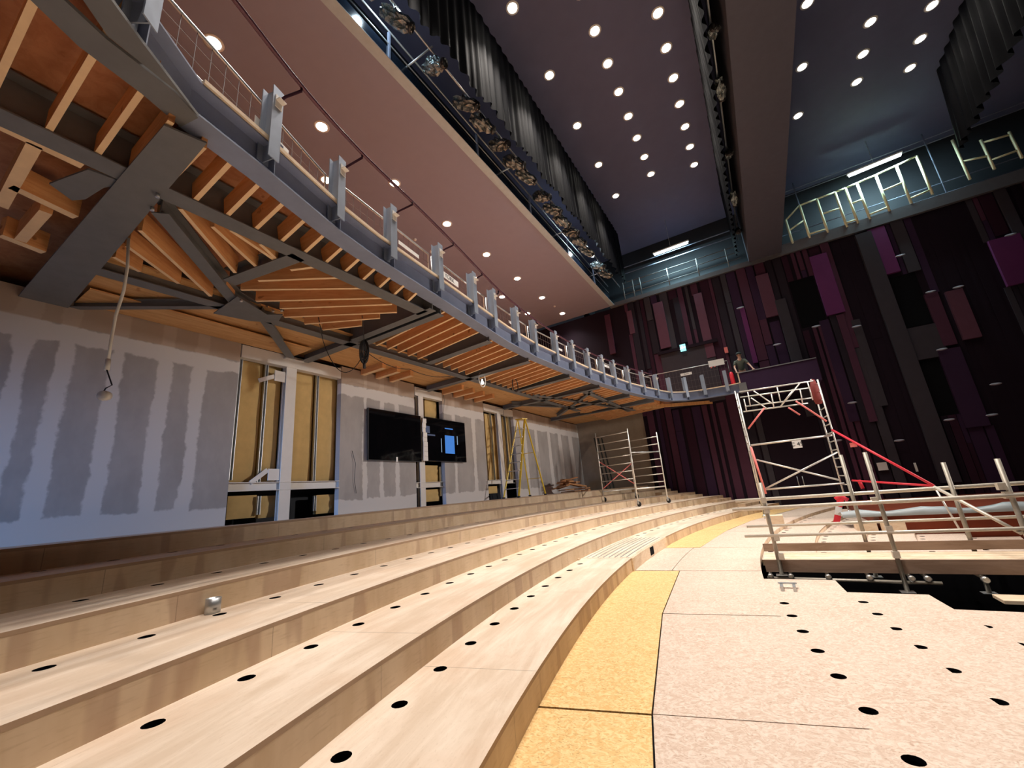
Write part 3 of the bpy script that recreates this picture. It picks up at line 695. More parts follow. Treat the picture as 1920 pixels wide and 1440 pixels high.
def column(px, pyt, pyb, yw, label, brk=True):
    a = wp(px, pyt, -8.78); y = a.y; z1 = 4.93; C = thing('steel_column', label, 'column', (-8.78, y, 1.42)); m = MB()
    for s_ in (-1, 1): m.box((-8.90+(.07 if s_ > 0 else -.03), y-yw/2, 1.42), (-8.90+(.09 if s_ > 0 else -.015), y+yw/2, z1))
    m.box((-8.915, y-.012, 1.42), (-8.83, y+.012, z1)); ob('shaft', m, 'white_steel', C)
    ob('cap_plate', MB().box((-8.95, y-yw*.9, z1), (-8.70, y+yw*.9, z1+.02)), 'white_steel', C)
    if brk:
        for zz in (4.52, 2.36):
            ob('bracket', MB().box((-8.86, y-.36, zz-.12), (-8.84, y-yw/2, zz+.12)), 'white_steel', C)
            s2 = 1 if zz > 3 else -1
            ob('strut', MB().bar((-8.86, y-.34, zz-.06*s2), (-8.86, y-.66, zz-.22*s2*(1 if s2 > 0 else -.9)), .02, .09), 'white_steel', C)
    return C
def rail_(pxa, pxb, py, h, label):
    a = wp(pxa, py, -8.8); b = wp(pxb, py, -8.8); m = MB(); z = a.z
    m.box((-8.90, a.y, z), (-8.885, b.y, z+h)).box((-8.90, a.y, z+h-.012), (-8.79, b.y, z+h)).box((-8.90, a.y, z), (-8.79, b.y, z+.012)); return solo('steel_rail', m, 'white_steel', label, 'steel rail')
def lintel(y0, y1, label): return solo('lintel_beam', MB().box((-8.96, y0, 4.76), (-8.79, y1, 5.03)), 'white_steel', label, 'lintel beam')
lintel(4.10, 6.48, 'cream steel lintel over the widest open wall bay, nearest the camera'); lintel(9.12, 10.38, 'cream steel lintel over the middle wall bay above the screens'); lintel(12.8, 14.98, 'cream steel lintel over the far wall bay behind the ladder')
column(549, 690, 960, .24, 'white steel column in the widest open wall bay nearest the camera')
column(790, 745, 940, .22, 'white steel column behind the two black screens', False)
column(936, 772, 920, .26, 'white steel column in the far wall bay behind the yellow ladder', False)
rail_(427, 636, 922, .17, 'white steel rail crossing the widest open wall bay near its foot'); rail_(781, 830, 915, .16, 'white steel rail below the two black screens'); rail_(911, 966, 908, .15, 'white steel rail behind the foot of the yellow ladder')
for px, lb in (((498, 670, 490, 905), 'metal stud left of the near white column'), ((533, 690, 525, 905), 'metal stud close against the left side of the near white column'), ((594, 700, 592, 905), 'metal stud right of the near white column'), ((449, 670, 437, 900), 'metal stud at the left edge of the widest open wall bay'), ((636, 712, 634, 900), 'metal stud at the right edge of the widest open wall bay'),
               ((488, 930, 484, 965), 'short metal stud below the rail, left of the near white column'), ((528, 930, 525, 962), 'short metal stud below the rail, against the near white column'), ((592, 930, 590, 958), 'short metal stud below the rail, right of the near white column'),
               ((829, 752, 829, 790), 'short metal stud above the right screen'), ((781, 750, 782, 790), 'short metal stud above the left screen'), ((828, 875, 828, 930), 'short metal stud under the right screen'),
               ((923, 775, 925, 900), 'metal stud left of the column in the far wall bay'), ((952, 778, 951, 900), 'metal stud right of the column in the far wall bay'), ((960, 778, 958, 900), 'metal stud just behind the top of the yellow ladder')): stud(*px, lb)
for q, lb in (((447, 496, 672, 905), 'tall yellow insulation slab at the left of the widest wall bay'), ((500, 531, 680, 905), 'narrow yellow insulation slab just left of the near white column'), ((556, 591, 695, 905), 'tall yellow insulation slab just right of the near white column'), ((597, 635, 702, 905), 'tall yellow insulation slab at the right of the widest wall bay'),
              ((430, 484, 930, 972), 'low grey-brown insulation slab at the bottom left of the widest wall bay'), ((489, 524, 930, 970), 'low insulation slab under the rail just left of the near column'), ((596, 634, 928, 962), 'low insulation slab at the bottom right of the widest wall bay'),
              ((782, 790, 748, 780), 'small insulation slab above the left screen'), ((798, 820, 748, 782), 'square yellow insulation slab above the right screen'), ((798, 824, 872, 905), 'square yellow insulation slab under the right screen'), ((783, 790, 870, 900), 'small insulation slab under the left screen'), ((800, 826, 918, 940), 'low insulation slab under the rail below the screens'),
              ((910, 933, 775, 900), 'brown insulation slab at the left of the far wall bay'), ((942, 966, 780, 900), 'yellow insulation slab behind the yellow ladder'), ((914, 934, 912, 925), 'low insulation slab at the foot of the far wall bay')): insul(*q, lb)
def tv(pa, pb, label, grp):
    x = -8.66; a = wp(*pa, x); b = wp(*pb, x); T = thing('television', label, 'television', (x, (a.y+b.y)/2, b.z), grp)
    ob('housing', MB().box((x-.06, a.y, b.z), (x, b.y, a.z)), 'black_plastic', T)
    ob('screen', MB().box((x, a.y+.015, b.z+.02), (x+.004, b.y-.015, a.z-.015)), 'screen_glass', T)
    ob('wall_mount', MB().box((-8.80, (a.y+b.y)/2-.3, b.z+.35), (x-.06, (a.y+b.y)/2+.3, b.z+.75)), 'black_plastic', T)
    return T
L_ = tv((691, 764), (791, 866), 'left one of the two large black wall screens', 'black wall screens')
R_ = tv((797, 781), (875, 867), 'right one of the two large black wall screens, with a painted-in blue reflection', 'black wall screens')
ob('paper_tag', MB().box((-8.655, wp(744, 860, -8.66).y-.03, wp(744, 866, -8.66).z), (-8.648, wp(744, 860, -8.66).y+.03, wp(744, 857, -8.66).z)), 'paper', L_)
for (qa, qb, mt_) in (((834, 816), (853, 851), 'reflection_blue'), ((834, 802), (849, 806), 'reflection_blue'), ((827, 822), (829, 848), 'reflection_pale'), ((856.5, 818), (858.5, 834), 'reflection_pale'), ((798, 798), (806, 812), 'reflection_dim'), ((799, 813), (816, 818), 'reflection_dim')):
    a = wp(*qa, -8.654); b = wp(*qb, -8.654); ob('painted_reflection', MB().box((-8.656, a.y, b.z), (-8.6535, b.y, a.z)), mt_, R_)  # blue reflection on the glass put in as thin glowing shapes
a = wp(792, 784, -8.66); b = wp(794, 864, -8.66); rr = random.Random(5); m = MB()
for i in range(9):
    z0 = b.z+(a.z-b.z)*i/9; z1 = z0+(a.z-b.z)/9*.96; wd = .17-.006*i; e = rr.uniform(-.03, .03); m.box((-8.655, a.y-.03+max(0, e), z0), (-8.64, a.y+wd+e, z1))
solo('torn_strip', m, 'paper', 'torn white strip with black scraps hanging between the two screens', 'strip')

# ---- loose things at the foot of the wall
y0 = 13.6; Lz = 1.424
def lp(px, py, y): return U(px, py, y=y)
LAD = thing('step_ladder', 'tall yellow A-frame step ladder by the far wall bay', 'ladder', (-7.6, y0, Lz))
top1, top2 = lp(971, 788, y0+.15), lp(984, 786, y0-.1); f1 = Vector((-8.45, y0+.0, Lz)); f1 = lp(944, 924, 13.0); f1.z = Lz; f2 = lp(972, 922, 12.5); f2.z = Lz; b1 = lp(1022, 919, 14.3); b1.z = Lz; b2 = lp(992, 912, 14.6); b2.z = Lz
for nm, p, q in (('front_rail', f1, top1), ('front_rail', f2, top2), ('rear_rail', b1, top2), ('rear_rail', b2, top1)): ob(nm, MB().bar(p, q, .07 if nm[0] == 'f' else .045, .03), 'yellow_fibreglass', LAD)
for k in range(1, 9): ob('step', MB().bar(f1.lerp(top1, k/9.3), f2.lerp(top2, k/9.3), .08, .025), 'aluminium', LAD)
for k in (2, 5): ob('rear_brace', MB().bar(b1.lerp(top2, k/9), b2.lerp(top1, k/9), .03, .02), 'yellow_fibreglass', LAD)
ob('top_cap', MB().bar(top1, top2, .22, .04), 'yellow_fibreglass', LAD)
for p in (f1, f2, b1, b2): ob('foot', MB().box((p.x-.04, p.y-.04, Lz), (p.x+.04, p.y+.04, Lz+.05)), 'black_rubber', LAD)
rr = random.Random(11); c = U(1045, 915, y=17.5)
for k in range(26):
    lv = k//4; ang = rr.uniform(-1.5, 1.5); ln = rr.uniform(.8, 1.4)*(1-.06*lv); zz = Lz+.015+.085*lv; cx = max(-7.75, c.x)+rr.uniform(-.4, .55)*(1-.15*lv); cy = c.y+rr.uniform(-.5, .5)*(1-.12*lv)
    d = Vector((math.cos(ang), math.sin(ang), rr.uniform(-.22, .24) if k > 7 else 0))*ln/2
    p = Vector((cx, cy, zz+abs(d.z)))
    solo('timber_offcut', MB().bar(p-d, p+d, rr.uniform(.12, .26), .05), 'raw_offcut', 'loose brown timber offcut in the heap right of the yellow ladder', 'timber', 'heap of timber offcuts')
for k in range(3):
    p = U(1136+7*k, 908, y=20.5+.1*k); p.z = Lz; q = U(1114+7*k, 822, y=21.9)
    solo('metal_channel', MB().bar(p, q, .07, .04), 'channel_dark', 'dark metal channel leaning in the far corner behind the mobile tower, %s of three' % ['left', 'middle', 'right'][k], 'metal channel', 'leaning metal channels')
# ---- small mobile tower on the tiers
MT = thing('mobile_tower', 'small wheeled aluminium scaffold tower standing across the seating tiers', 'scaffold tower', (-4.6, 17.0, .7))
posts = [((1118, 812), (1132, 934), 16.6, ZN[3]), ((1180, 803), (1197, 946), 16.2, ZN[2]), ((1181, 822), (1192, 926), 18.0, ZN[3]), ((1233, 810), (1252, 937), 17.6, ZN[2])]
PP = []
for (tp, bp, yy, zf) in posts:
    t_ = U(*tp, y=yy); b_ = U(*bp, y=yy); b_.x = b_.x; t_.x = b_.x+(t_.x-b_.x)*.3; b_.z = zf; PP.append((t_, b_))
    ob('standard', MB().tube(b_+Vector((0, 0, .20)), t_, .024, 8), 'aluminium', MT)
    cs = ob('castor_wheel', MB().lathe([(.03, -.022), (.085, -.022), (.095, -.012), (.095, .012), (.085, .022), (.03, .022)], b_+Vector((.03, 0, .095)), 18, 0, (.4, .9, 0)), 'black_rubber', MT)
    fk = MB(); fk.box((b_.x-.02, b_.y-.04, b_.z+.09), (b_.x+.045, b_.y-.03, b_.z+.21)).box((b_.x-.02, b_.y+.03, b_.z+.09), (b_.x+.045, b_.y+.04, b_.z+.21)).box((b_.x-.03, b_.y-.04, b_.z+.2), (b_.x+.045, b_.y+.04, b_.z+.215)); ob('fork', fk, 'galvanised', cs)
def zlerp(P, z): t_, b_ = P; f = (z-b_.z)/(t_.z-b_.z); return b_.lerp(t_, f)
for i, j in ((0, 1), (2, 3)):
    zt = min(PP[i][0].z, PP[j][0].z)-.12
    for k in range(7): z = zt-.30*k; ob('rung', MB().tube(zlerp(PP[i], z), zlerp(PP[j], z), .018, 6), 'aluminium', MT)
for i, j in ((1, 3), (0, 2)): ob('side_tube', MB().tube(zlerp(PP[i], 1.35), zlerp(PP[j], 1.35), .026, 8), 'aluminium', MT)
ob('side_tube', MB().tube(zlerp(PP[1], 2.72), zlerp(PP[3], 2.72), .02, 8), 'galvanised', MT)
for a, b in ((2.55, 1.55), (1.45, 2.4)): ob('diagonal_brace', MB().tube(zlerp(PP[0], a), zlerp(PP[2], b), .02, 8), 'pink_paint', MT)
# ---- cables under the balcony
m = [(240, 450, 4.92, -6.5)]
p0 = U(241, 447, z=4.93); cpts = [p0]; 
for px, py in ((239, 500), (232, 545), (217, 592), (208, 640), (203, 676)): cpts.append(U(px, py, y=p0.y))
CB = thing('hanging_lampholder', 'white cable with a loose lampholder dangling from the near cross beam', 'cable', tuple(p0))
ob('cable', MB().path(cpts, .016, 8), 'white_plastic', CB)
e = cpts[-1]; tail = [e, U(199, 690, y=p0.y), U(210, 722, y=p0.y), U(198, 728, y=p0.y), U(192, 738, y=p0.y)]
ob('flex', MB().path(tail, .007, 6), 'cable_black', CB); ob('connector', MB().tube(U(203, 674, y=p0.y), U(200, 694, y=p0.y), .025, 8), 'white_plastic', CB)
c = U(195, 742, y=p0.y); ob('lampholder', MB().lathe([(.0, -.05), (.05, -.05), (.055, 0), (.05, .03), (0, .03)], c, 16, 0, (.7, -.6, -.2)), 'white_plastic', CB)
BC = U(683, 640, z=4.9); rr = random.Random(2); CO = thing('cable_coil', 'black coiled extension cables hung from the beam crossing beside the screens', 'cable', tuple(BC))
for k in range(9):
    pts = []; r1 = rr.uniform(.05, .12); h = rr.uniform(.30, .52); a0 = rr.uniform(0, 3)
    for i in range(25):
        t_ = 2*PI*i/24; pts.append(BC+Vector((math.cos(a0)*r1*math.sin(t_), math.sin(a0)*r1*math.sin(t_), -h*(1-math.cos(t_))/2+.02)))
    ob('loop', MB().path(pts, .012, 6), 'cable_black', CO)
ob('plug', MB().tube(BC+Vector((0, 0, -.42)), BC+Vector((.01, 0, -.60)), .03, 8), 'black_plastic', CO)
def cable(pts, label, r=.008, mat='cable_black'): return solo('cable', MB().path(pts, r, 6), mat, label, 'cable')
def sag(a, b, s, n=14): return [a.lerp(b, i/n)-Vector((0, 0, s*4*(i/n)*(1-i/n))) for i in range(n+1)]
cable([U(597, 595, z=5.0)]+sag(U(606, 640, z=4.9), BC+Vector((0, 0, -.25)), .55), 'thin black cable looping left of the black coil down in front of the wall')
cable([U(679, 592, z=5.0), BC], 'short black cable dropping straight from a joist into the coil')
cable(sag(BC+Vector((0, 0, -.2)), U(768, 692, z=4.85), .12)+sag(U(768, 692, z=4.85), U(845, 705, z=4.95), .10), 'thin black cable draped along the wall beam right of the coil')
for (px, py, zz, lb, mt) in ((904, 712, 4.85, 'white flex loop with a bare bulb hung under the middle of the balcony', 'white_plastic'), (966, 722, 4.85, 'dark cable loop hung under the balcony right of the bare bulb', 'cable_black')):
    c = U(px, py, z=zz); pts = [c+Vector((.0, .17*math.cos(a), .22*math.sin(a))) for a in [k*2*PI/20 for k in range(21)]]
    T = thing('flex_loop', lb, 'cable', (c.x, c.y, c.z)); ob('flex', MB().path(pts, .014, 6), mt, T)
    if mt == 'white_plastic': ob('bulb', MB().lathe([(0, -.07), (.04, -.05), (.045, 0), (.02, .05), (.02, .09)], c+Vector((0, .0, -.08)), 12), 'bulb_glow', T)
for (a, b, lb) in (((830, 735), (832, 790), 'thin dark wire hanging down the wall above the right screen'), ((942, 742), (944, 800), 'thin dark wire hanging beside the column of the far wall bay'), ((660, 845), (668, 925), 'thin wire tail sticking out of the plasterboard left of the screens')):
    p = wp(*a, -8.77); q = wp(*b, -8.77); cable([p, p.lerp(q, .3)+Vector((.03, .04, 0)), p.lerp(q, .7)+Vector((.02, -.03, 0)), q], lb, .006)

# ================================================================ trench walkway and towers
WX0, WX1, WN, WF_ = -.36, 5.2, 8.45, 9.30
W = thing('scaffold_walkway', 'scaffold walkway of planks and tube rails bridging the trench', 'scaffold walkway', (2.4, 8.9, -.2))
dk = MB()
for k in range(4): dk.box((WX0, WN+.04+.2*k, .055), (WX1, WN+.225+.2*k, .095))
ob('deck_board', dk, 'pale_timber', W)
ob('toe_board', MB().box((WX0, WN-.02, -.07), (WX1, WN+.02, .115)), 'scaffold_plank', W); ob('toe_board', MB().box((WX0, WF_-.02, .12), (WX1, WF_+.02, .25)), 'scaffold_plank', W)
ob('ledger', MB().tube((WX0, WN-.03, -.16), (1.75, WN-.03, -.19), .024, 8), 'scaffold_tube', W); ob('ledger', MB().tube((WX0, WF_, -.16), (WX1, WF_, -.19), .024, 8), 'scaffold_tube', W)
for px in (1445, 1483, 1553, 1630, 1708, 1738, 1845):
    p = U(px, 1080, y=WN-.05); ob('transom', MB().tube((p.x, WN-.12, -.115), (p.x, WF_+.15, -.10), .024, 8), 'scaffold_tube', W)
    ob('coupler', MB().lathe([(.03, -.03), (.042, -.03), (.042, .03), (.03, .03)], (p.x, WN-.05, -.13), 10, 0, (0, 1, 0)), 'galvanised', W)
def std(x, y, z0, z1, lean=0):
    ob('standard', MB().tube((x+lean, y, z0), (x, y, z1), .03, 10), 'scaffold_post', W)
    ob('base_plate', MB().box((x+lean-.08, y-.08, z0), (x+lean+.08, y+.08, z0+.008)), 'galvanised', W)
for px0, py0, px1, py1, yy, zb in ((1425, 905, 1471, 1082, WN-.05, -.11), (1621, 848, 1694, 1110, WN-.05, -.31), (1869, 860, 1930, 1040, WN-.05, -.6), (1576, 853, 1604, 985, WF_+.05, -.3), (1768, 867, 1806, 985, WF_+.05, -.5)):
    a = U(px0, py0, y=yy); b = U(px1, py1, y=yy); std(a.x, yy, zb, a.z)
for yy, zs in ((WN-.09, ((.94, .93), (.50, .52))), (WF_+.09, ((1.03, 1.03), (.55, .56)))):
    for za, zb in zs: ob('guard_rail', MB().tube((-.66 if za > .7 else -.56, yy, za), (WX1, yy, zb), .03 if za > .7 else .023, 10), 'scaffold_tube', W)
for px, py, yy in ((1432, 938, WN-.07), (1438, 957, WN-.07), (1640, 938, WN-.07), (1667, 992, WN-.07), (1877, 912, WN-.07), (1890, 928, WN-.07), (1456, 1008, WN-.07), (1680, 1040, WN-.07), (1465, 1043, WN-.07)):
    p = U(px, py, y=yy); ob('coupler', MB().box((p.x-.04, yy-.04, p.z-.045), (p.x+.04, yy+.05, p.z+.045)), 'scaffold_tube', W)
ob('diagonal_brace', MB().tube(U(1752, 913, y=WF_+.1), U(1915, 1000, y=WN-.1), .024, 10), 'scaffold_tube', W)
p = U(1850, 1090, y=8.3); solo('spare_board', MB().box((p.x, 7.95, -.32), (p.x+2.4, 8.28, -.28)), 'pale_timber', 'pale spare board lying on the trench tube at the right edge', 'board')
ob('wall_trench', MB().box((-.34, 9.62, -3), (9, 9.70, -.14)), 'dark_void', kind='structure')
# stage edge with brown-red front and plastic sheet
ob('stage_deck' if False else 'floor', MB().box((2.35, STG+.05, -1.9), (15.9, 22.1, .12)), 'stage_red', kind='structure')
m = MB(); rr = random.Random(4); xs = [1.55+.22*k for k in range(64)]; vs = []
for i, x in enumerate(xs):
    h = .10+.04*math.sin(i*.9)+rr.uniform(0, .05); vs += [(x, 15.42, .08), (x, 15.40, .13+h*.25), (x, 15.55, .12+h), (x, 15.9, .13+h*.6), (x, 16.3, .13)]
fs = [(i*5+k, (i+1)*5+k, (i+1)*5+k+1, i*5+k+1) for i in range(len(xs)-1) for k in range(4)]; m.add(vs, fs, 0, True)
solo('plastic_sheet', m, 'clear_sheet', 'crumpled pale plastic sheet lying along the edge of the stage', 'plastic sheet')
for px, lb in ((1453, 'short pale timber block standing on the far board floor'), (1620, 'pale timber block at the foot of the brown-red stage front, left'), (1672, 'pale timber block at the foot of the brown-red stage front, right')):
    p = U(px, 975, y=14.9); solo('timber_block', MB().box((p.x-.22, 14.75, -.7 if px > 1500 else 0), (p.x+.22, 15.2, .0 if px > 1500 else .28)), 'pale_timber', lb, 'timber block')
# tall access tower
TY = 17.3; TW = thing('access_tower', 'tall aluminium access tower with ladder frames and red outriggers below the side box', 'scaffold tower', (.9, TY+.4, 0))
fl_, fr_, bl_, br_ = Vector((-.36, TY, 0)), Vector((2.12, TY, 0)), Vector((-.44, TY+.85, 0)), Vector((2.04, TY+.85, 0)); ZT = 4.42
for c_, zt in ((fl_, 4.46), (fr_, 4.46), (bl_, 4.72), (br_, 4.66)):
    c_.z = .08; ob('standard', MB().tube(c_, (c_.x, c_.y, zt), .027, 10), 'aluminium', TW); ob('base_foot', MB().lathe([(.08, -.08), (.08, -.06), (.025, -.05), (.025, .0)], c_, 12), 'galvanised', TW)
for A_2, B_2 in ((fl_, bl_), (fr_, br_)):
    for k in range(15): z = .35+.285*k; ob('rung', MB().tube((A_2.x, A_2.y, z), (B_2.x, B_2.y, z), .02, 6), 'aluminium', TW)
def tz(px, py, yy=TY): return U(px, py, y=yy)
def tt(a, b, r=.024, mat='aluminium', nm='horizontal_tube', yy=TY): ob(nm, MB().tube(tz(*a, yy), tz(*b, yy), r, 8), mat, TW)
tt((1408, 835), (1560, 816), .034); tt((1430, 918), (1583, 906), .03); tt((1418, 862), (1573, 900), .03, nm='diagonal_brace'); tt((1432, 918), (1570, 848), .03, nm='diagonal_brace')
g1 = [((1386, 735), (1525, 714)), ((1388, 745), (1520, 727)), ((1398, 762), (1530, 745)), ((1394, 772), (1515, 756))]
for k, (a, b) in enumerate(g1): tt(a, b, .026, yy=TY+.05 if k % 3 == 0 else TY+.8)
for a, b in (((1402, 735), (1407, 762)), ((1457, 726), (1464, 755)), ((1514, 716), (1524, 750)), ((1395, 748), (1400, 772)), ((1446, 738), (1451, 764)), ((1500, 730), (1505, 757))): tt(a, b, .02, nm='guard_upright')
for a, b in (((1413, 733), (1450, 758)), ((1500, 718), (1462, 764)), ((1408, 746), (1438, 766)), ((1488, 730), (1466, 758))): tt(a, b, .022, nm='guard_diagonal')
for a, b, yy in (((1433, 765), (1403, 804), TY-.05), ((1492, 752), (1550, 790), TY-.05), ((1478, 764), (1500, 778), TY+.8)): tt(a, b, .03, 'pink_paint', 'plan_brace', yy)
tt((1408, 838), (1436, 926), .036, 'pink_paint', 'outrigger', TY-.06)
foot = U(1751, 911, y=15.4)
ob('outrigger', MB().tube(tz(1560, 806), foot, .036, 8), 'red_paint', TW); ob('outrigger', MB().tube(tz(1598, 901, TY-.1), foot, .03, 8), 'red_paint', TW)
ob('clamp', MB().tube(tz(1610, 900, TY-.15), tz(1618, 916, TY-.15), .05, 8), 'red_paint', TW); ob('clamp', MB().box(tz(1600, 834, 16.9)-Vector((.08, .06, .07)), tz(1600, 834, 16.9)+Vector((.08, .06, .07))), 'pink_paint', TW)
ob('outrigger_leg', MB().tube(foot, (foot.x+.15, foot.y-.2, -.3), .024, 8), 'aluminium', TW)
ob('red_bag', MB().lathe([(0, -.02), (.10, 0), (.16, .25), (.13, .6), (.07, .85), (.0, .9)], tz(1536, 757, TY+.3), 10), 'red_dim' if 'red_dim' in MATS else 'panel_wine', TW)
a = tz(1484, 827, TY-.06); b = tz(1505, 839, TY-.06); tg = ob('inspection_tag', MB().box((a.x, TY-.07, b.z), (b.x, TY-.055, a.z)), 'paper', TW)
text_part('tag_lettering', 'C 45', .18, Matrix.Translation(((a.x+b.x)/2, TY-.075, (a.z+b.z)/2)) @ Matrix.Rotation(PI/2, 4, 'X'), 'print_black', TW)
# red and white barrier tape hanging from the tower
pts = [U(px, py, y=16.2) for px, py in ((1577, 932), (1573, 950), (1571, 966), (1568, 982), (1564, 998), (1558, 1008))]
BT = thing('barrier_tape', 'red and white barrier tape hanging beside the foot of the tall tower', 'tape', tuple(pts[0]))
for k, (a, b) in enumerate(zip(pts[:-1], pts[1:])):
    m = MB(); m.bar(a, b, .16, .004, up=(0, 1, 0)); ob('stripe', m, 'red_paint' if k % 2 == 0 else 'paper', BT)
ob('knot', MB().path([U(1566, 936, y=16.1), U(1576, 930, y=16.1), U(1590, 938, y=16.1)], .06, 6), 'red_paint', BT)

# ================================================================ lighting bridge, drapes, galleries
def drape(name, pts, z0, z1, amp, lam, label, hem=None, flare=0):
    """hanging cloth along a plan polyline, with folds"""
    pts = [Vector((*p, 0)) for p in pts]; L = sum((b-a).length for a, b in zip(pts[:-1], pts[1:])); n = int(L/lam*8); vs = []; cols = 7; rr = random.Random(len(label))
    ph = 0
    for i in range(n+1):
        s_ = L*i/n; q = s_; k = 0
        while k < len(pts)-2 and q > (pts[k+1]-pts[k]).length: q -= (pts[k+1]-pts[k]).length; k += 1
        d = (pts[k+1]-pts[k]).normalized(); nn = Vector((-d.y, d.x, 0)); ph += 2*PI/8*rr.uniform(.6, 1.4); zb = z0 if hem is None else hem(s_/L)
        for j in range(cols):
            f = j/(cols-1); a = amp*(1-.65*f)*(math.sin(ph)+.35*math.sin(ph*.37+1.3)); vs.append(pts[k]+d*q+nn*(a+flare*(1-f))+Vector((0, 0, zb+(z1-zb)*f)))
    fs = [(i*cols+j, (i+1)*cols+j, (i+1)*cols+j+1, i*cols+j+1) for i in range(n) for j in range(cols-1)]
    m = MB(); m.add(vs, fs, 0, True); return solo(name, m, 'stage_drape', label, 'curtain')
drape('stage_drape', [(-4.5, 1.5), (-4.5, 21.3)], 12.0, 15.48, .06, .36, 'long black drape hanging along the left lighting bridge', hem=lambda f: 11.95+.35*f+.12*math.sin(f*60))
drape('stage_drape', [(.92, 2.0), (.92, 21.6)], 11.9, 15.48, .05, .4, 'black drape hanging along the left side of the ceiling beam')
rx = U(1815, 272, z=12.2)
drape('stage_drape', [(rx.x-.3, rx.y-6.5), (rx.x-.05, rx.y-1.2), (rx.x, rx.y)], 12.1, 15.48, .12, .5, 'black drape with a flaring lower corner at the top right', flare=.25)
LB = thing('lighting_bridge', 'lighting bridge with rail and dark kick plate along the edge of the brown soffit', 'lighting bridge', (-5.6, 10, 11.8))
ob('walkway_deck', MB().box((-7.2, 0, 11.76), (-5.72, 21.9, 11.82)), 'black_wall', LB)
ob('kick_plate', MB().box((-5.70, 0, 11.77), (-5.685, 21.9, 12.22)), 'blue_glass' if 'blue_glass' in MATS else 'steel_grey', LB)
for zz, xx, r in ((12.72, -5.66, .028), (12.30, -5.66, .018), (12.45, -5.0, .03)): ob('bridge_rail', MB().tube((xx, 0, zz), (xx, 21.8, zz), r, 8), 'galvanised', LB)
for px, py in ((728, 110), (893, 262), (992, 378), (1063, 462), (1113, 516)):
    p = U(px, py, x=-5.67); ob('bridge_post', MB().bar((-5.67, p.y, 11.6), (-5.67, p.y, 12.72), .06, .05, up=(0, 1, 0)), 'steel_edge', LB)
for y in (6.0, 10.5, 15, 19.5): ob('cross_tube', MB().tube((-7.2, y, 12.45), (-4.9, y, 12.45), .025, 8), 'galvanised', LB)
def spot(seed, sc=.8):
    rr = random.Random(seed); S = thing('stage_light', '', 'stage light', (0, 0, 0)); ax = Vector((.75, .25, -.5)).normalized()
    ob('lamp_body', MB().lathe([(.06, -.34), (.11, -.28), (.12, .05), (.10, .06), (.10, .30), (.125, .32), (.125, .36), (.0, .36)], (0, 0, -.32), 16, 0, ax), 'black_plastic', S)
    yk = MB(); yk.path([(-.02, -.16, -.32), (-.02, -.17, -.08), (-.02, .17, -.08), (-.02, .16, -.32)], .014, 6); ob('yoke', yk, 'black_plastic', S)
    ob('hook_clamp', MB().box((-.04, -.03, -.09), (.02, .03, .05)), 'galvanised', S)
    vs = []; n = 18
    for j in range(9):
        for k in range(n):
            a = 2*PI*k/n; f = j/8; r = (.07+.12*math.sin(PI*(.15+.8*f)))*rr.uniform(.62, 1.25); p = Vector((0, 0, -.32))+ax*(-.42+.80*f); u = ax.orthogonal().normalized(); v = ax.cross(u); vs.append(p+(u*math.cos(a)+v*math.sin(a))*r)
    m = MB(); m.add(vs, [(j*n+k, j*n+(k+1) % n, (j+1)*n+(k+1) % n, (j+1)*n+k) for j in range(8) for k in range(n)]); ob('plastic_wrap', m, 'plastic_wrap', S)
    return S
s0 = spot(1); s1 = spot(9); ys = [4.2, 4.95, 6.2, 7.5, 8.3, 9.2, 10.1, 10.9, 12.1, 13.0, 13.9, 14.8, 15.6, 16.6, 18.2, 19.2]
for i, y in enumerate(ys):
    lb = 'plastic-wrapped stage light on the left lighting bridge, %s along the bar' % ORD[i]
    if i < 2: o = (s0, s1)[i]; o['label'] = lb
    else: o = dup((s0, s1)[i % 2], (0, 0, 0), lb)
    o['group'] = 'stage lights on the left bridge'; o.location = (-5.0, y, 12.43); o.rotation_euler = (0, 0, .5*math.sin(i*2.1))
for i, y in enumerate((7.2, 9.5, 11.4, 14.2, 17.0, 19.6)):
    o = dup((s0, s1)[i % 2], (1.12, y, 12.4), 'plastic-wrapped stage light beside the black drape of the ceiling beam, %s of six' % ORD[i]); o['group'] = 'stage lights by the ceiling beam'; o.rotation_euler = (0, 0, 1.25+PI*(i % 2)); o.scale = (.75, .75, .8)
ob('bridge_rail', MB().tube((1.12, 5, 12.45), (1.12, 21, 12.45), .025, 8), 'galvanised', LB)
def tube_light(pa, pb, yy, label, name='fluorescent_light', power=P_TUBE):
    a = U(*pa, y=yy); b = U(*pb, y=yy); F = thing(name, label, 'light fitting', tuple((a+b)/2)); d = (b-a).normalized()
    ob('diffuser', MB().bar(a, b, .13, .09), 'tube_glow', F); ob('housing', MB().bar(a-d*.05+Vector((0, 0, .091)), b+d*.05+Vector((0, 0, .091)), .17, .06), 'white_plastic', F)
    c = (a+b)/2; ob('hanger', MB().tube(c+Vector((0, 0, .15)), (c.x, c.y, 15.5), .008, 6), 'galvanised', F)
    o = lamp('fluorescent_beam', 'AREA', (c.x, c.y+.05, c.z-.03), power, (.62, .95, 1.0), 1.6, (math.radians(32), 0, 0), size_y=.12); return F
tube_light((1227, 479), (1290, 456), 21.75, 'long fluorescent light in the left gallery of the side wall')
tube_light((1592, 331), (1690, 291), 21.75, 'long fluorescent light above the cream guard rails of the right gallery')
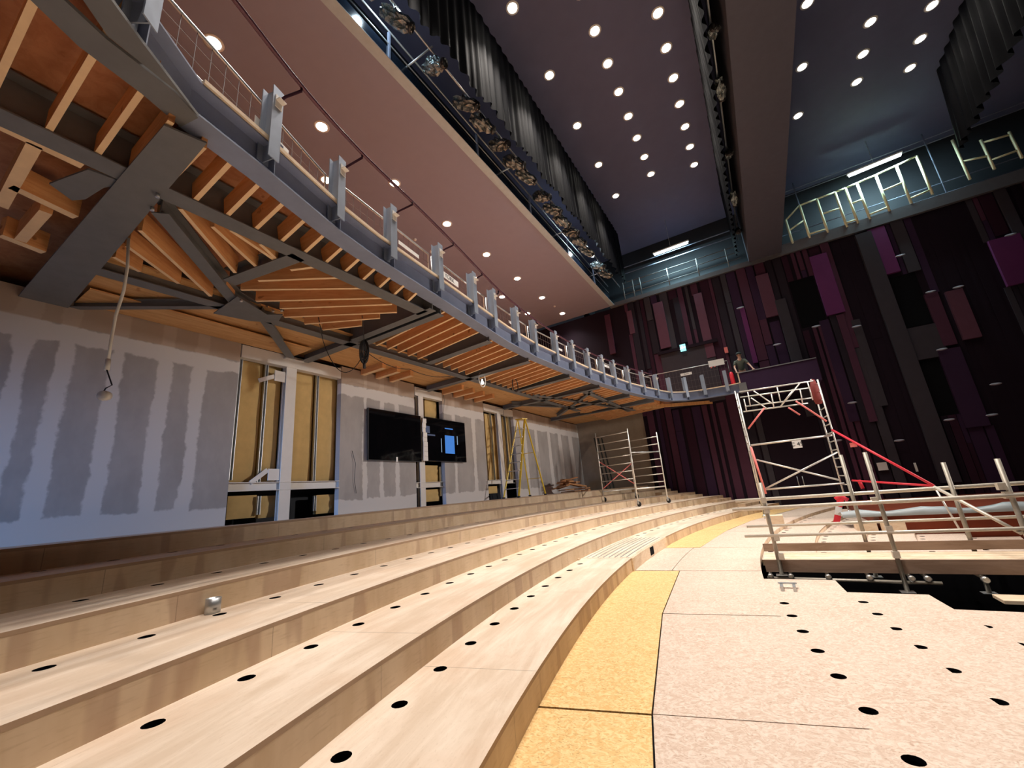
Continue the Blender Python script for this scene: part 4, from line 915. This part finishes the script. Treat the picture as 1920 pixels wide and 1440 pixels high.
for px, py, yy, lb in ((1111, 479, 17.3, 'bright work light at the far end of the lighting bridge'), (745, 24, 4.9, 'bright work light among the wrapped lamps overhead on the bridge')):
    p = U(px, py, x=-5.0); F = thing('work_light', lb, 'light fitting', tuple(p)); ob('lens', MB().lathe([(0, -.05), (.07, -.03), (.09, .0), (.07, .03), (0, .05)], p, 14, 0, (.8, -.4, -.4)), 'work_glow', F)
    ob('housing', MB().lathe([(.10, -.02), (.11, .02), (.08, .12), (.0, .13)], p-Vector((.04, -.02, -.02)), 14, 0, (-.8, .4, .4)), 'black_plastic', F)
    lamp('work_beam', 'POINT', (p.x-.25, p.y-.25, p.z+.35), 60, (.72, .9, 1.0), .1)
# galleries: tube rails on the left, cream guard frames on the right
GL = thing('gallery_rail', 'grey tube railing of the left gallery under the fluorescent light', 'railing', (-1.5, 22.0, 11.64))
for z in (12.0, 12.35, 12.7): ob('rail', MB().tube((-4.9, 22.02, z), (1.1, 22.02, z), .022, 8), 'steel_grey', GL)
for x in (-4.85, -4.3, -3.9, -2.4, -.9, .5): ob('rail_post', MB().tube((x, 22.02, 11.64), (x, 22.02, 12.75), .028, 8), 'steel_grey', GL)
for z in (13.4, 13.8): ob('rail', MB().tube((-4.9, 22.3, z), (1.1, 22.3, z), .025, 8), 'steel_edge', GL)
GR = thing('guard_frame', 'row of cream tube guard frames along the right gallery', 'railing', (7, 21.98, 11.64))
gp = [((1473, 413), (1487, 457)), ((1500, 385), (1518, 447)), ((1532, 373), (1552, 437)), ((1567, 360), (1587, 427)), ((1587, 352), (1607, 420)), ((1608, 343), (1630, 412)), ((1643, 328), (1667, 397)), ((1682, 310), (1707, 382)), ((1720, 292), (1747, 365)), ((1787, 262), (1817, 337)), ((1840, 262), (1863, 318)), ((1893, 247), (1915, 297))]
G = [(U(*a, y=21.98), U(*b, y=21.98)) for a, b in gp]
for i, (a, b) in enumerate(G): x = (a.x+b.x)/2; G[i] = (x, a.z, b.z); ob('frame_upright', MB().tube((x, 21.98, max(11.64, b.z)), (x, 21.98, a.z), .052, 8), 'cream_paint' if 'cream_paint' in MATS else 'aluminium', GR)
for i, j in ((0, 1), (1, 2), (2, 3), (3, 4), (4, 5), (5, 6), (6, 7), (7, 8), (9, 10), (10, 11)):
    for f in ((1.0, .12) if i % 2 else (1.0, .55)) if i < 8 else ((.45,) if i == 9 else (.3, .9)):
        ob('frame_rail', MB().tube((G[i][0], 21.98, G[i][2]+(G[i][1]-G[i][2])*f), (G[j][0], 21.98, G[j][2]+(G[j][1]-G[j][2])*f), .042, 8), 'cream_paint' if 'cream_paint' in MATS else 'aluminium', GR)
GW = thing('gallery_rail', 'dark wire-thin tube rails strung behind the cream guard frames of the right gallery', 'railing', (8, 22.3, 11.64))
for z in (12.1, 12.6, 14.6, 14.85): ob('rail', MB().tube((2.75, 22.4, z), (14, 22.4, z+.1), .022, 8), 'steel_edge', GW)
for x in (4.0, 8.8, 13.0): ob('rail_post', MB().tube((x, 22.4, 11.64), (x, 22.4, 15.2), .025, 8), 'steel_edge', GW)

# ================================================================ side box, person, small things on the side wall
SB = thing('side_box', 'dark purple side box with a pale top rail above the tall tower', 'theatre box', (1.2, 21.2, 5.0))
sx0, sx1 = -.2, 2.68
ob('front_panel', MB().box((sx0, 20.55, 4.98), (sx1, 20.67, 5.90)), 'panel_violet', SB); ob('side_panel', MB().box((sx1-.1, 20.67, 4.98), (sx1, 22.1, 5.9)), 'panel_violet', SB)
ob('top_rail', MB().box((sx0, 20.52, 5.90), (sx1, 20.70, 5.94)), 'galvanised', SB); ob('end_trim', MB().box((sx0-.05, 20.52, 5.0), (sx0, 20.75, 5.92)), 'pale_timber', SB)
ob('box_floor', MB().box((sx0-.1, 20.67, 4.98), (sx1-.1, 22.1, 5.12)), 'panel_black', SB)
def skin_obj(name, mat, verts, edges, parent, root=0, sub=1):
    o0 = ORG[parent.name]; me = bpy.data.meshes.new(name); me.from_pydata([tuple(Vector(v[:3])-o0) for v in verts], edges, []); me.materials.append(MATS[mat])
    o = bpy.data.objects.new(name, me); COL.objects.link(o); o.parent = parent
    bm = bmesh.new(); bm.from_mesh(me); lay = bm.verts.layers.skin.verify(); bm.verts.ensure_lookup_table(); seen = set()
    for i, v in enumerate(bm.verts): r = verts[i][3]; v[lay].radius = r if isinstance(r, tuple) else (r, r)
    for i, v in enumerate(bm.verts):
        if i not in seen:
            stack = [v]; v[lay].use_root = True
            while stack:
                q = stack.pop()
                if q.index in seen: continue
                seen.add(q.index); stack += [e.other_vert(q) for e in q.link_edges]
    bm.to_mesh(me); bm.free(); o.modifiers.new('skin', 'SKIN').use_smooth_shade = True; s_ = o.modifiers.new('subdivision', 'SUBSURF'); s_.levels = s_.render_levels = sub
    return o
PX_, PY_, PZ_ = -.03, 20.98, 5.12
PE = thing('person', 'person in dark green T-shirt and cap, leaning both hands on the side box rail', 'person', (PX_, PY_, PZ_))
def q_(x, y, z, r): return (PX_+x, PY_+y, PZ_+z, r)
B = [q_(0, .14, .95, .13), q_(0, .10, 1.12, .125), q_(0, .02, 1.30, .135), q_(0, -.04, 1.44, .10), q_(.01, -.09, 1.54, .055), q_(.012, -.12, 1.63, .075), q_(.012, -.125, 1.70, .088), q_(.012, -.11, 1.77, .078),
     q_(-.19, -.04, 1.42, .055), q_(-.27, -.10, 1.16, .042), q_(-.23, -.33, .90, .030), q_(-.22, -.38, .845, .026),
     q_(.19, -.04, 1.42, .055), q_(.33, -.08, 1.17, .042), q_(.42, -.31, .92, .030), q_(.44, -.37, .85, .026),
     q_(-.10, .15, .86, .09), q_(-.11, .10, .48, .06), q_(-.11, .16, .09, .042), q_(-.11, .04, .03, .035), q_(.10, .15, .86, .09), q_(.11, .10, .48, .06), q_(.12, .16, .09, .042), q_(.12, .04, .03, .035),
     q_(.012, -.225, 1.675, .016)]
Eg = [(0, 1), (1, 2), (2, 3), (3, 4), (4, 5), (5, 6), (6, 7), (3, 8), (8, 9), (9, 10), (10, 11), (3, 12), (12, 13), (13, 14), (14, 15), (0, 16), (16, 17), (17, 18), (18, 19), (0, 20), (20, 21), (21, 22), (22, 23), (6, 24)]
for hi, sgn in ((11, 1), (15, -1)):
    hx, hy, hz, _ = B[hi]; pi = len(B); B.append((hx+.005*sgn, hy-.04, hz-.005, (.036, .016))); Eg.append((hi, pi))
    for k, (dx, ln) in enumerate(((-.03, .075), (-.01, .09), (.012, .085), (.032, .065))):
        a = len(B); B.append((hx+dx, hy-.08, hz-.0, .009)); B.append((hx+dx*1.2, hy-.08-ln*.5, hz-.012, .0085)); B.append((hx+dx*1.25, hy-.08-ln*.8, hz-.045, .0075)); Eg += [(pi, a), (a, a+1), (a+1, a+2)]
    a = len(B); B.append((hx+.045*sgn, hy-.035, hz-.0, .010)); B.append((hx+.065*sgn, hy-.075, hz-.012, .009)); Eg += [(pi, a), (a, a+1)]
body = skin_obj('body', 'skin', B, Eg, PE)
S = [q_(0, .135, .93, .152), q_(0, .10, 1.12, .148), q_(0, .02, 1.30, .158), q_(0, -.035, 1.44, .118), q_(0, -.055, 1.49, .078), q_(-.19, -.04, 1.42, .075), q_(-.255, -.085, 1.23, .066), q_(.19, -.04, 1.42, .075), q_(.30, -.07, 1.24, .066)]
skin_obj('t_shirt', 'shirt_green', S, [(0, 1), (1, 2), (2, 3), (3, 4), (3, 5), (5, 6), (3, 7), (7, 8)], PE)
S = [q_(0, .15, .96, .15), q_(-.10, .155, .85, .105), q_(-.11, .10, .48, .078), q_(-.11, .155, .10, .062), q_(.10, .155, .85, .105), q_(.11, .10, .48, .078), q_(.12, .155, .10, .062)]
skin_obj('trousers', 'trousers', S, [(0, 1), (1, 2), (2, 3), (0, 4), (4, 5), (5, 6)], PE)
hc = Vector((PX_+.012, PY_-.115, PZ_+1.725)); cp = MB(); cp.lathe([(.108, -.01), (.112, .02), (.10, .07), (.06, .105), (0, .115)], hc, 18, 0, (0, -.12, 1)); cp.bar(hc+Vector((0, -.09, .0)), hc+Vector((0, -.19, -.02)), .14, .012); ob('cap', cp, 'cap_cloth', PE)
for sx in (-.035, .035): ob('eye', MB().lathe([(0, -.006), (.011, 0), (0, .006)], hc+Vector((sx, -.088, -.035)), 8, 0, (0, 1, 0)), 'black_plastic', PE)
ob('mouth', MB().box(hc+Vector((-.025, -.098, -.112)), hc+Vector((.025, -.085, -.104))), 'panel_wine', PE)
for sx in (-.092, .092): ob('ear', MB().lathe([(0, -.012), (.022, -.004), (.026, .006), (0, .01)], hc+Vector((sx, .0, -.04)), 10, 0, (1 if sx > 0 else -1, 0, 0)), 'skin', PE)
p = U(1376, 722, y=20.9); FE = thing('fire_extinguisher', 'red fire extinguisher standing at the end of the balcony by the person', 'fire extinguisher', (p.x, p.y, 5.5))
ob('cylinder', MB().lathe([(.0, 0), (.085, .0), (.09, .03), (.09, .50), (.06, .58), (.03, .62), (0, .62)], (p.x, p.y, 5.5), 16), 'red_paint', FE); ob('valve', MB().box((p.x-.05, p.y-.02, 6.12), (p.x+.07, p.y+.02, 6.19)), 'black_plastic', FE); ob('hose', MB().path([(p.x+.07, p.y, 6.15), (p.x+.13, p.y, 6.05), (p.x+.11, p.y, 5.8)], .015, 6), 'black_rubber', FE)
def plate(name, pa, pb, mat, label, cat, yy=22.0, dep=.03):
    a = U(*pa, y=yy); b = U(*pb, y=yy); return solo(name, MB().box((a.x, yy-dep, b.z), (b.x, yy, a.z)), mat, label, cat)
a = U(1274, 647, y=21.88); b = U(1287, 657, y=21.88); ES = thing('exit_sign', 'glowing green exit sign above the dark balcony door', 'sign', ((a.x+b.x)/2, 21.88, b.z))
ob('sign_box', MB().box((a.x, 21.86, b.z), (b.x, 21.92, a.z)), 'exit_glow', ES)
w_ = b.x-a.x; h_ = a.z-b.z; fg = MB(); cx, cz = a.x+w_*.3, b.z+h_*.5
fg.lathe([(.0, -.004), (.03, 0), (0, .004)], (cx+.03, 21.855, cz+.09), 8, 0, (0, -1, 0))
for (x0, z0, x1, z1) in ((0, .05, -.02, -.03), (-.02, -.03, .05, -.09), (-.02, -.03, -.09, -.08), (0, .04, .07, .02), (0, .04, -.07, .0)): fg.bar((cx+x0, 21.857, cz+z0), (cx+x1, 21.857, cz+z1), .004, .022)
ob('running_figure', fg, 'exit_white', ES)
ar = MB(); ax_ = a.x+w_*.72; ar.box((ax_-.07, 21.853, cz-.012), (ax_+.03, 21.858, cz+.012)); ar.bar((ax_+.06, 21.856, cz), (ax_, 21.856, cz+.05), .004, .02); ar.bar((ax_+.06, 21.856, cz), (ax_, 21.856, cz-.05), .004, .02); ob('arrow', ar, 'exit_white', ES)
plate('wall_sign', (1357, 652), (1366, 661), 'pink_paint', 'small red square sign on the dark pillar beside the person', 'sign')
plate('wall_sign', (1331, 683), (1336, 690), 'pink_paint', 'left of two small red alarm plates near the white card', 'sign'); plate('wall_sign', (1337, 680), (1342, 688), 'pink_paint', 'right of two small red alarm plates near the white card', 'sign')
plate('wall_plate', (1643, 868), (1666, 881), 'paper', 'white rectangular plate low on the dark side wall behind the red outrigger', 'plate'); plate('socket_box', (1712, 868), (1722, 884), 'fascia_white', 'pale oval socket box low on the side wall right of the white plate', 'socket'); plate('socket_box', (1624, 871), (1636, 880), 'fascia_white', 'small pale socket box left of the white plate on the side wall', 'socket')
# smoke detectors on the soffit
for (px, py), lb in (((778, 449), 'small white smoke detector in the soffit near the middle downlights'), ((1040, 574), 'small white smoke detector at the far end of the soffit')):
    p = U(px, py, z=11.58); solo('smoke_detector', MB().lathe([(.0, -.05), (.05, -.045), (.065, -.02), (.065, .02), (0, .02)], p, 14), 'white_plastic', lb, 'smoke detector')
# ---- odds and ends on the tiers and floor
p = U(394, 1150, z=ZN[3]); p = Vector((p.x-.02, p.y, ZN[2]+.0)); p = U(398, 1150, z=ZN[2])
CN = thing('tin_can', 'open grey metal tin standing on the third tier against the riser', 'tin', tuple(p)); ob('tin_wall', MB().lathe([(.062, 0), (.062, .13), (.056, .13), (.056, .01), (0, .01)], p, 18), 'galvanised', CN); ob('tin_opening', MB().lathe([(.055, .115), (.0, .115)], p, 18), 'dark_void', CN)
p = U(1075, 1050, z=ZN[0]); solo('wood_offcut', MB().bar(p+Vector((-.12, .05, .0)), p+Vector((.14, -.03, .0)), .05, .03), 'pale_timber', 'short pale wood offcut lying on the lowest tier before the hatch', 'timber')
p = U(1223, 989, z=ZN[0]); solo('timber_box', MB().box((p.x-.09, p.y-.1, ZN[0]), (p.x+.07, p.y+.06, ZN[0]+.12)), 'pale_timber', 'small pale timber box on the lowest tier beyond the hatch', 'timber box')
p = U(1478, 1106, z=-.10); BK = thing('base_jack', 'grey steel bracket lying on the first stalls tier by the walkway corner', 'bracket', tuple(p)); m = MB()
for dx in (-.07, .08): ob('leg', MB().box((p.x+dx-.02, p.y-.1, -.10), (p.x+dx+.02, p.y+.12, -.04)), 'galvanised', BK)
ob("plate", MB().box((p.x-.11, p.y+.08, -.04), (p.x+.12, p.y+.15, -.03)), 'galvanised', BK)
p = U(1786, 1156, z=-.30); solo('steel_plate', MB().box((p.x-.07, p.y-.16, -.30), (p.x+.07, p.y+.1, -.288)), 'galvanised', 'flat grey steel plate lying near the trench edge at the right', 'plate')

# ================================================================ lamps
def downlight(name):
    R = thing(name, '', 'downlight', (0, 0, 0))
    ob('trim_ring', MB().lathe([(.165, -.014), (.20, -.008), (.20, .0), (.16, 0)], (0, 0, 0), 20), 'white_plastic', R)
    ob('lens', MB().lathe([(.0, -.03), (.11, -.025), (.16, -.006), (.16, -.001)], (0, 0, 0), 20), 'lens_glow', R)
    return R
DL = downlight('downlight'); used = False
def put(x, y, z, label, group, power):
    global used
    o = DL if not used else dup(DL, (x, y, z), label)
    used = True; o.location = (x, y, z); o['label'] = label; o['group'] = group
    lamp('downlight_beam', 'SPOT', (x, y, z-.08), power, WARM, .12, None, spot=math.radians(122 if z < 13 else 84), blend=.95)
for k in range(8): put(-8.36, 2.76+2.61*k, 11.6, 'round downlight in the brown soffit over the balcony, %s of the front row' % ORD[k], 'soffit downlights, front row', P_SOFFIT)
for k, y in enumerate((6.62, 11.67, 14.38, 16.91, 19.63)): put(-9.94, y, 11.6, 'round downlight in the brown soffit near the back wall, %s of the back row' % ORD[k], 'soffit downlights, back row', P_SOFFIT)
ROWS = [(-3.60, 8.21, 2.49, 5, 'leftmost'), (-1.76, 7.75, 1.25, 9, 'second'), (.06, 8.4, 1.25, 9, 'third'), (4.09, 13.35, 2.42, 3, 'fourth'), (5.95, 12.8, 1.24, 5, 'fifth'), (7.60, 13.4, 1.22, 5, 'rightmost')]
for x, y0, dy, n, nm in ROWS:
    for k in range(n): put(x, y0+dy*k, 15.5, 'glowing house light in the dark ceiling, %s of the %s row' % (ORD[k], nm), 'house lights, %s row' % nm, P_HOUSE*(1.5 if x < -3 else 1.45 if x < -1 else .35 if x < 3 else .5 if x < 5 else .25 if x < 7 else .08))
# extra unseen house lights added overhead, stronger than the rows, to brighten the tiers
for x, y in ((-1.76, 1.5), (.06, 4.5), (-1.76, 5.0), (.06, -1.5), (4.09, 5.0), (-3.6, 3.2)):
    put(x, y, 15.5, 'added house light in the dark ceiling above the picture', 'added house lights overhead', P_HOUSE*(4.0 if x < 0 else 2.2))
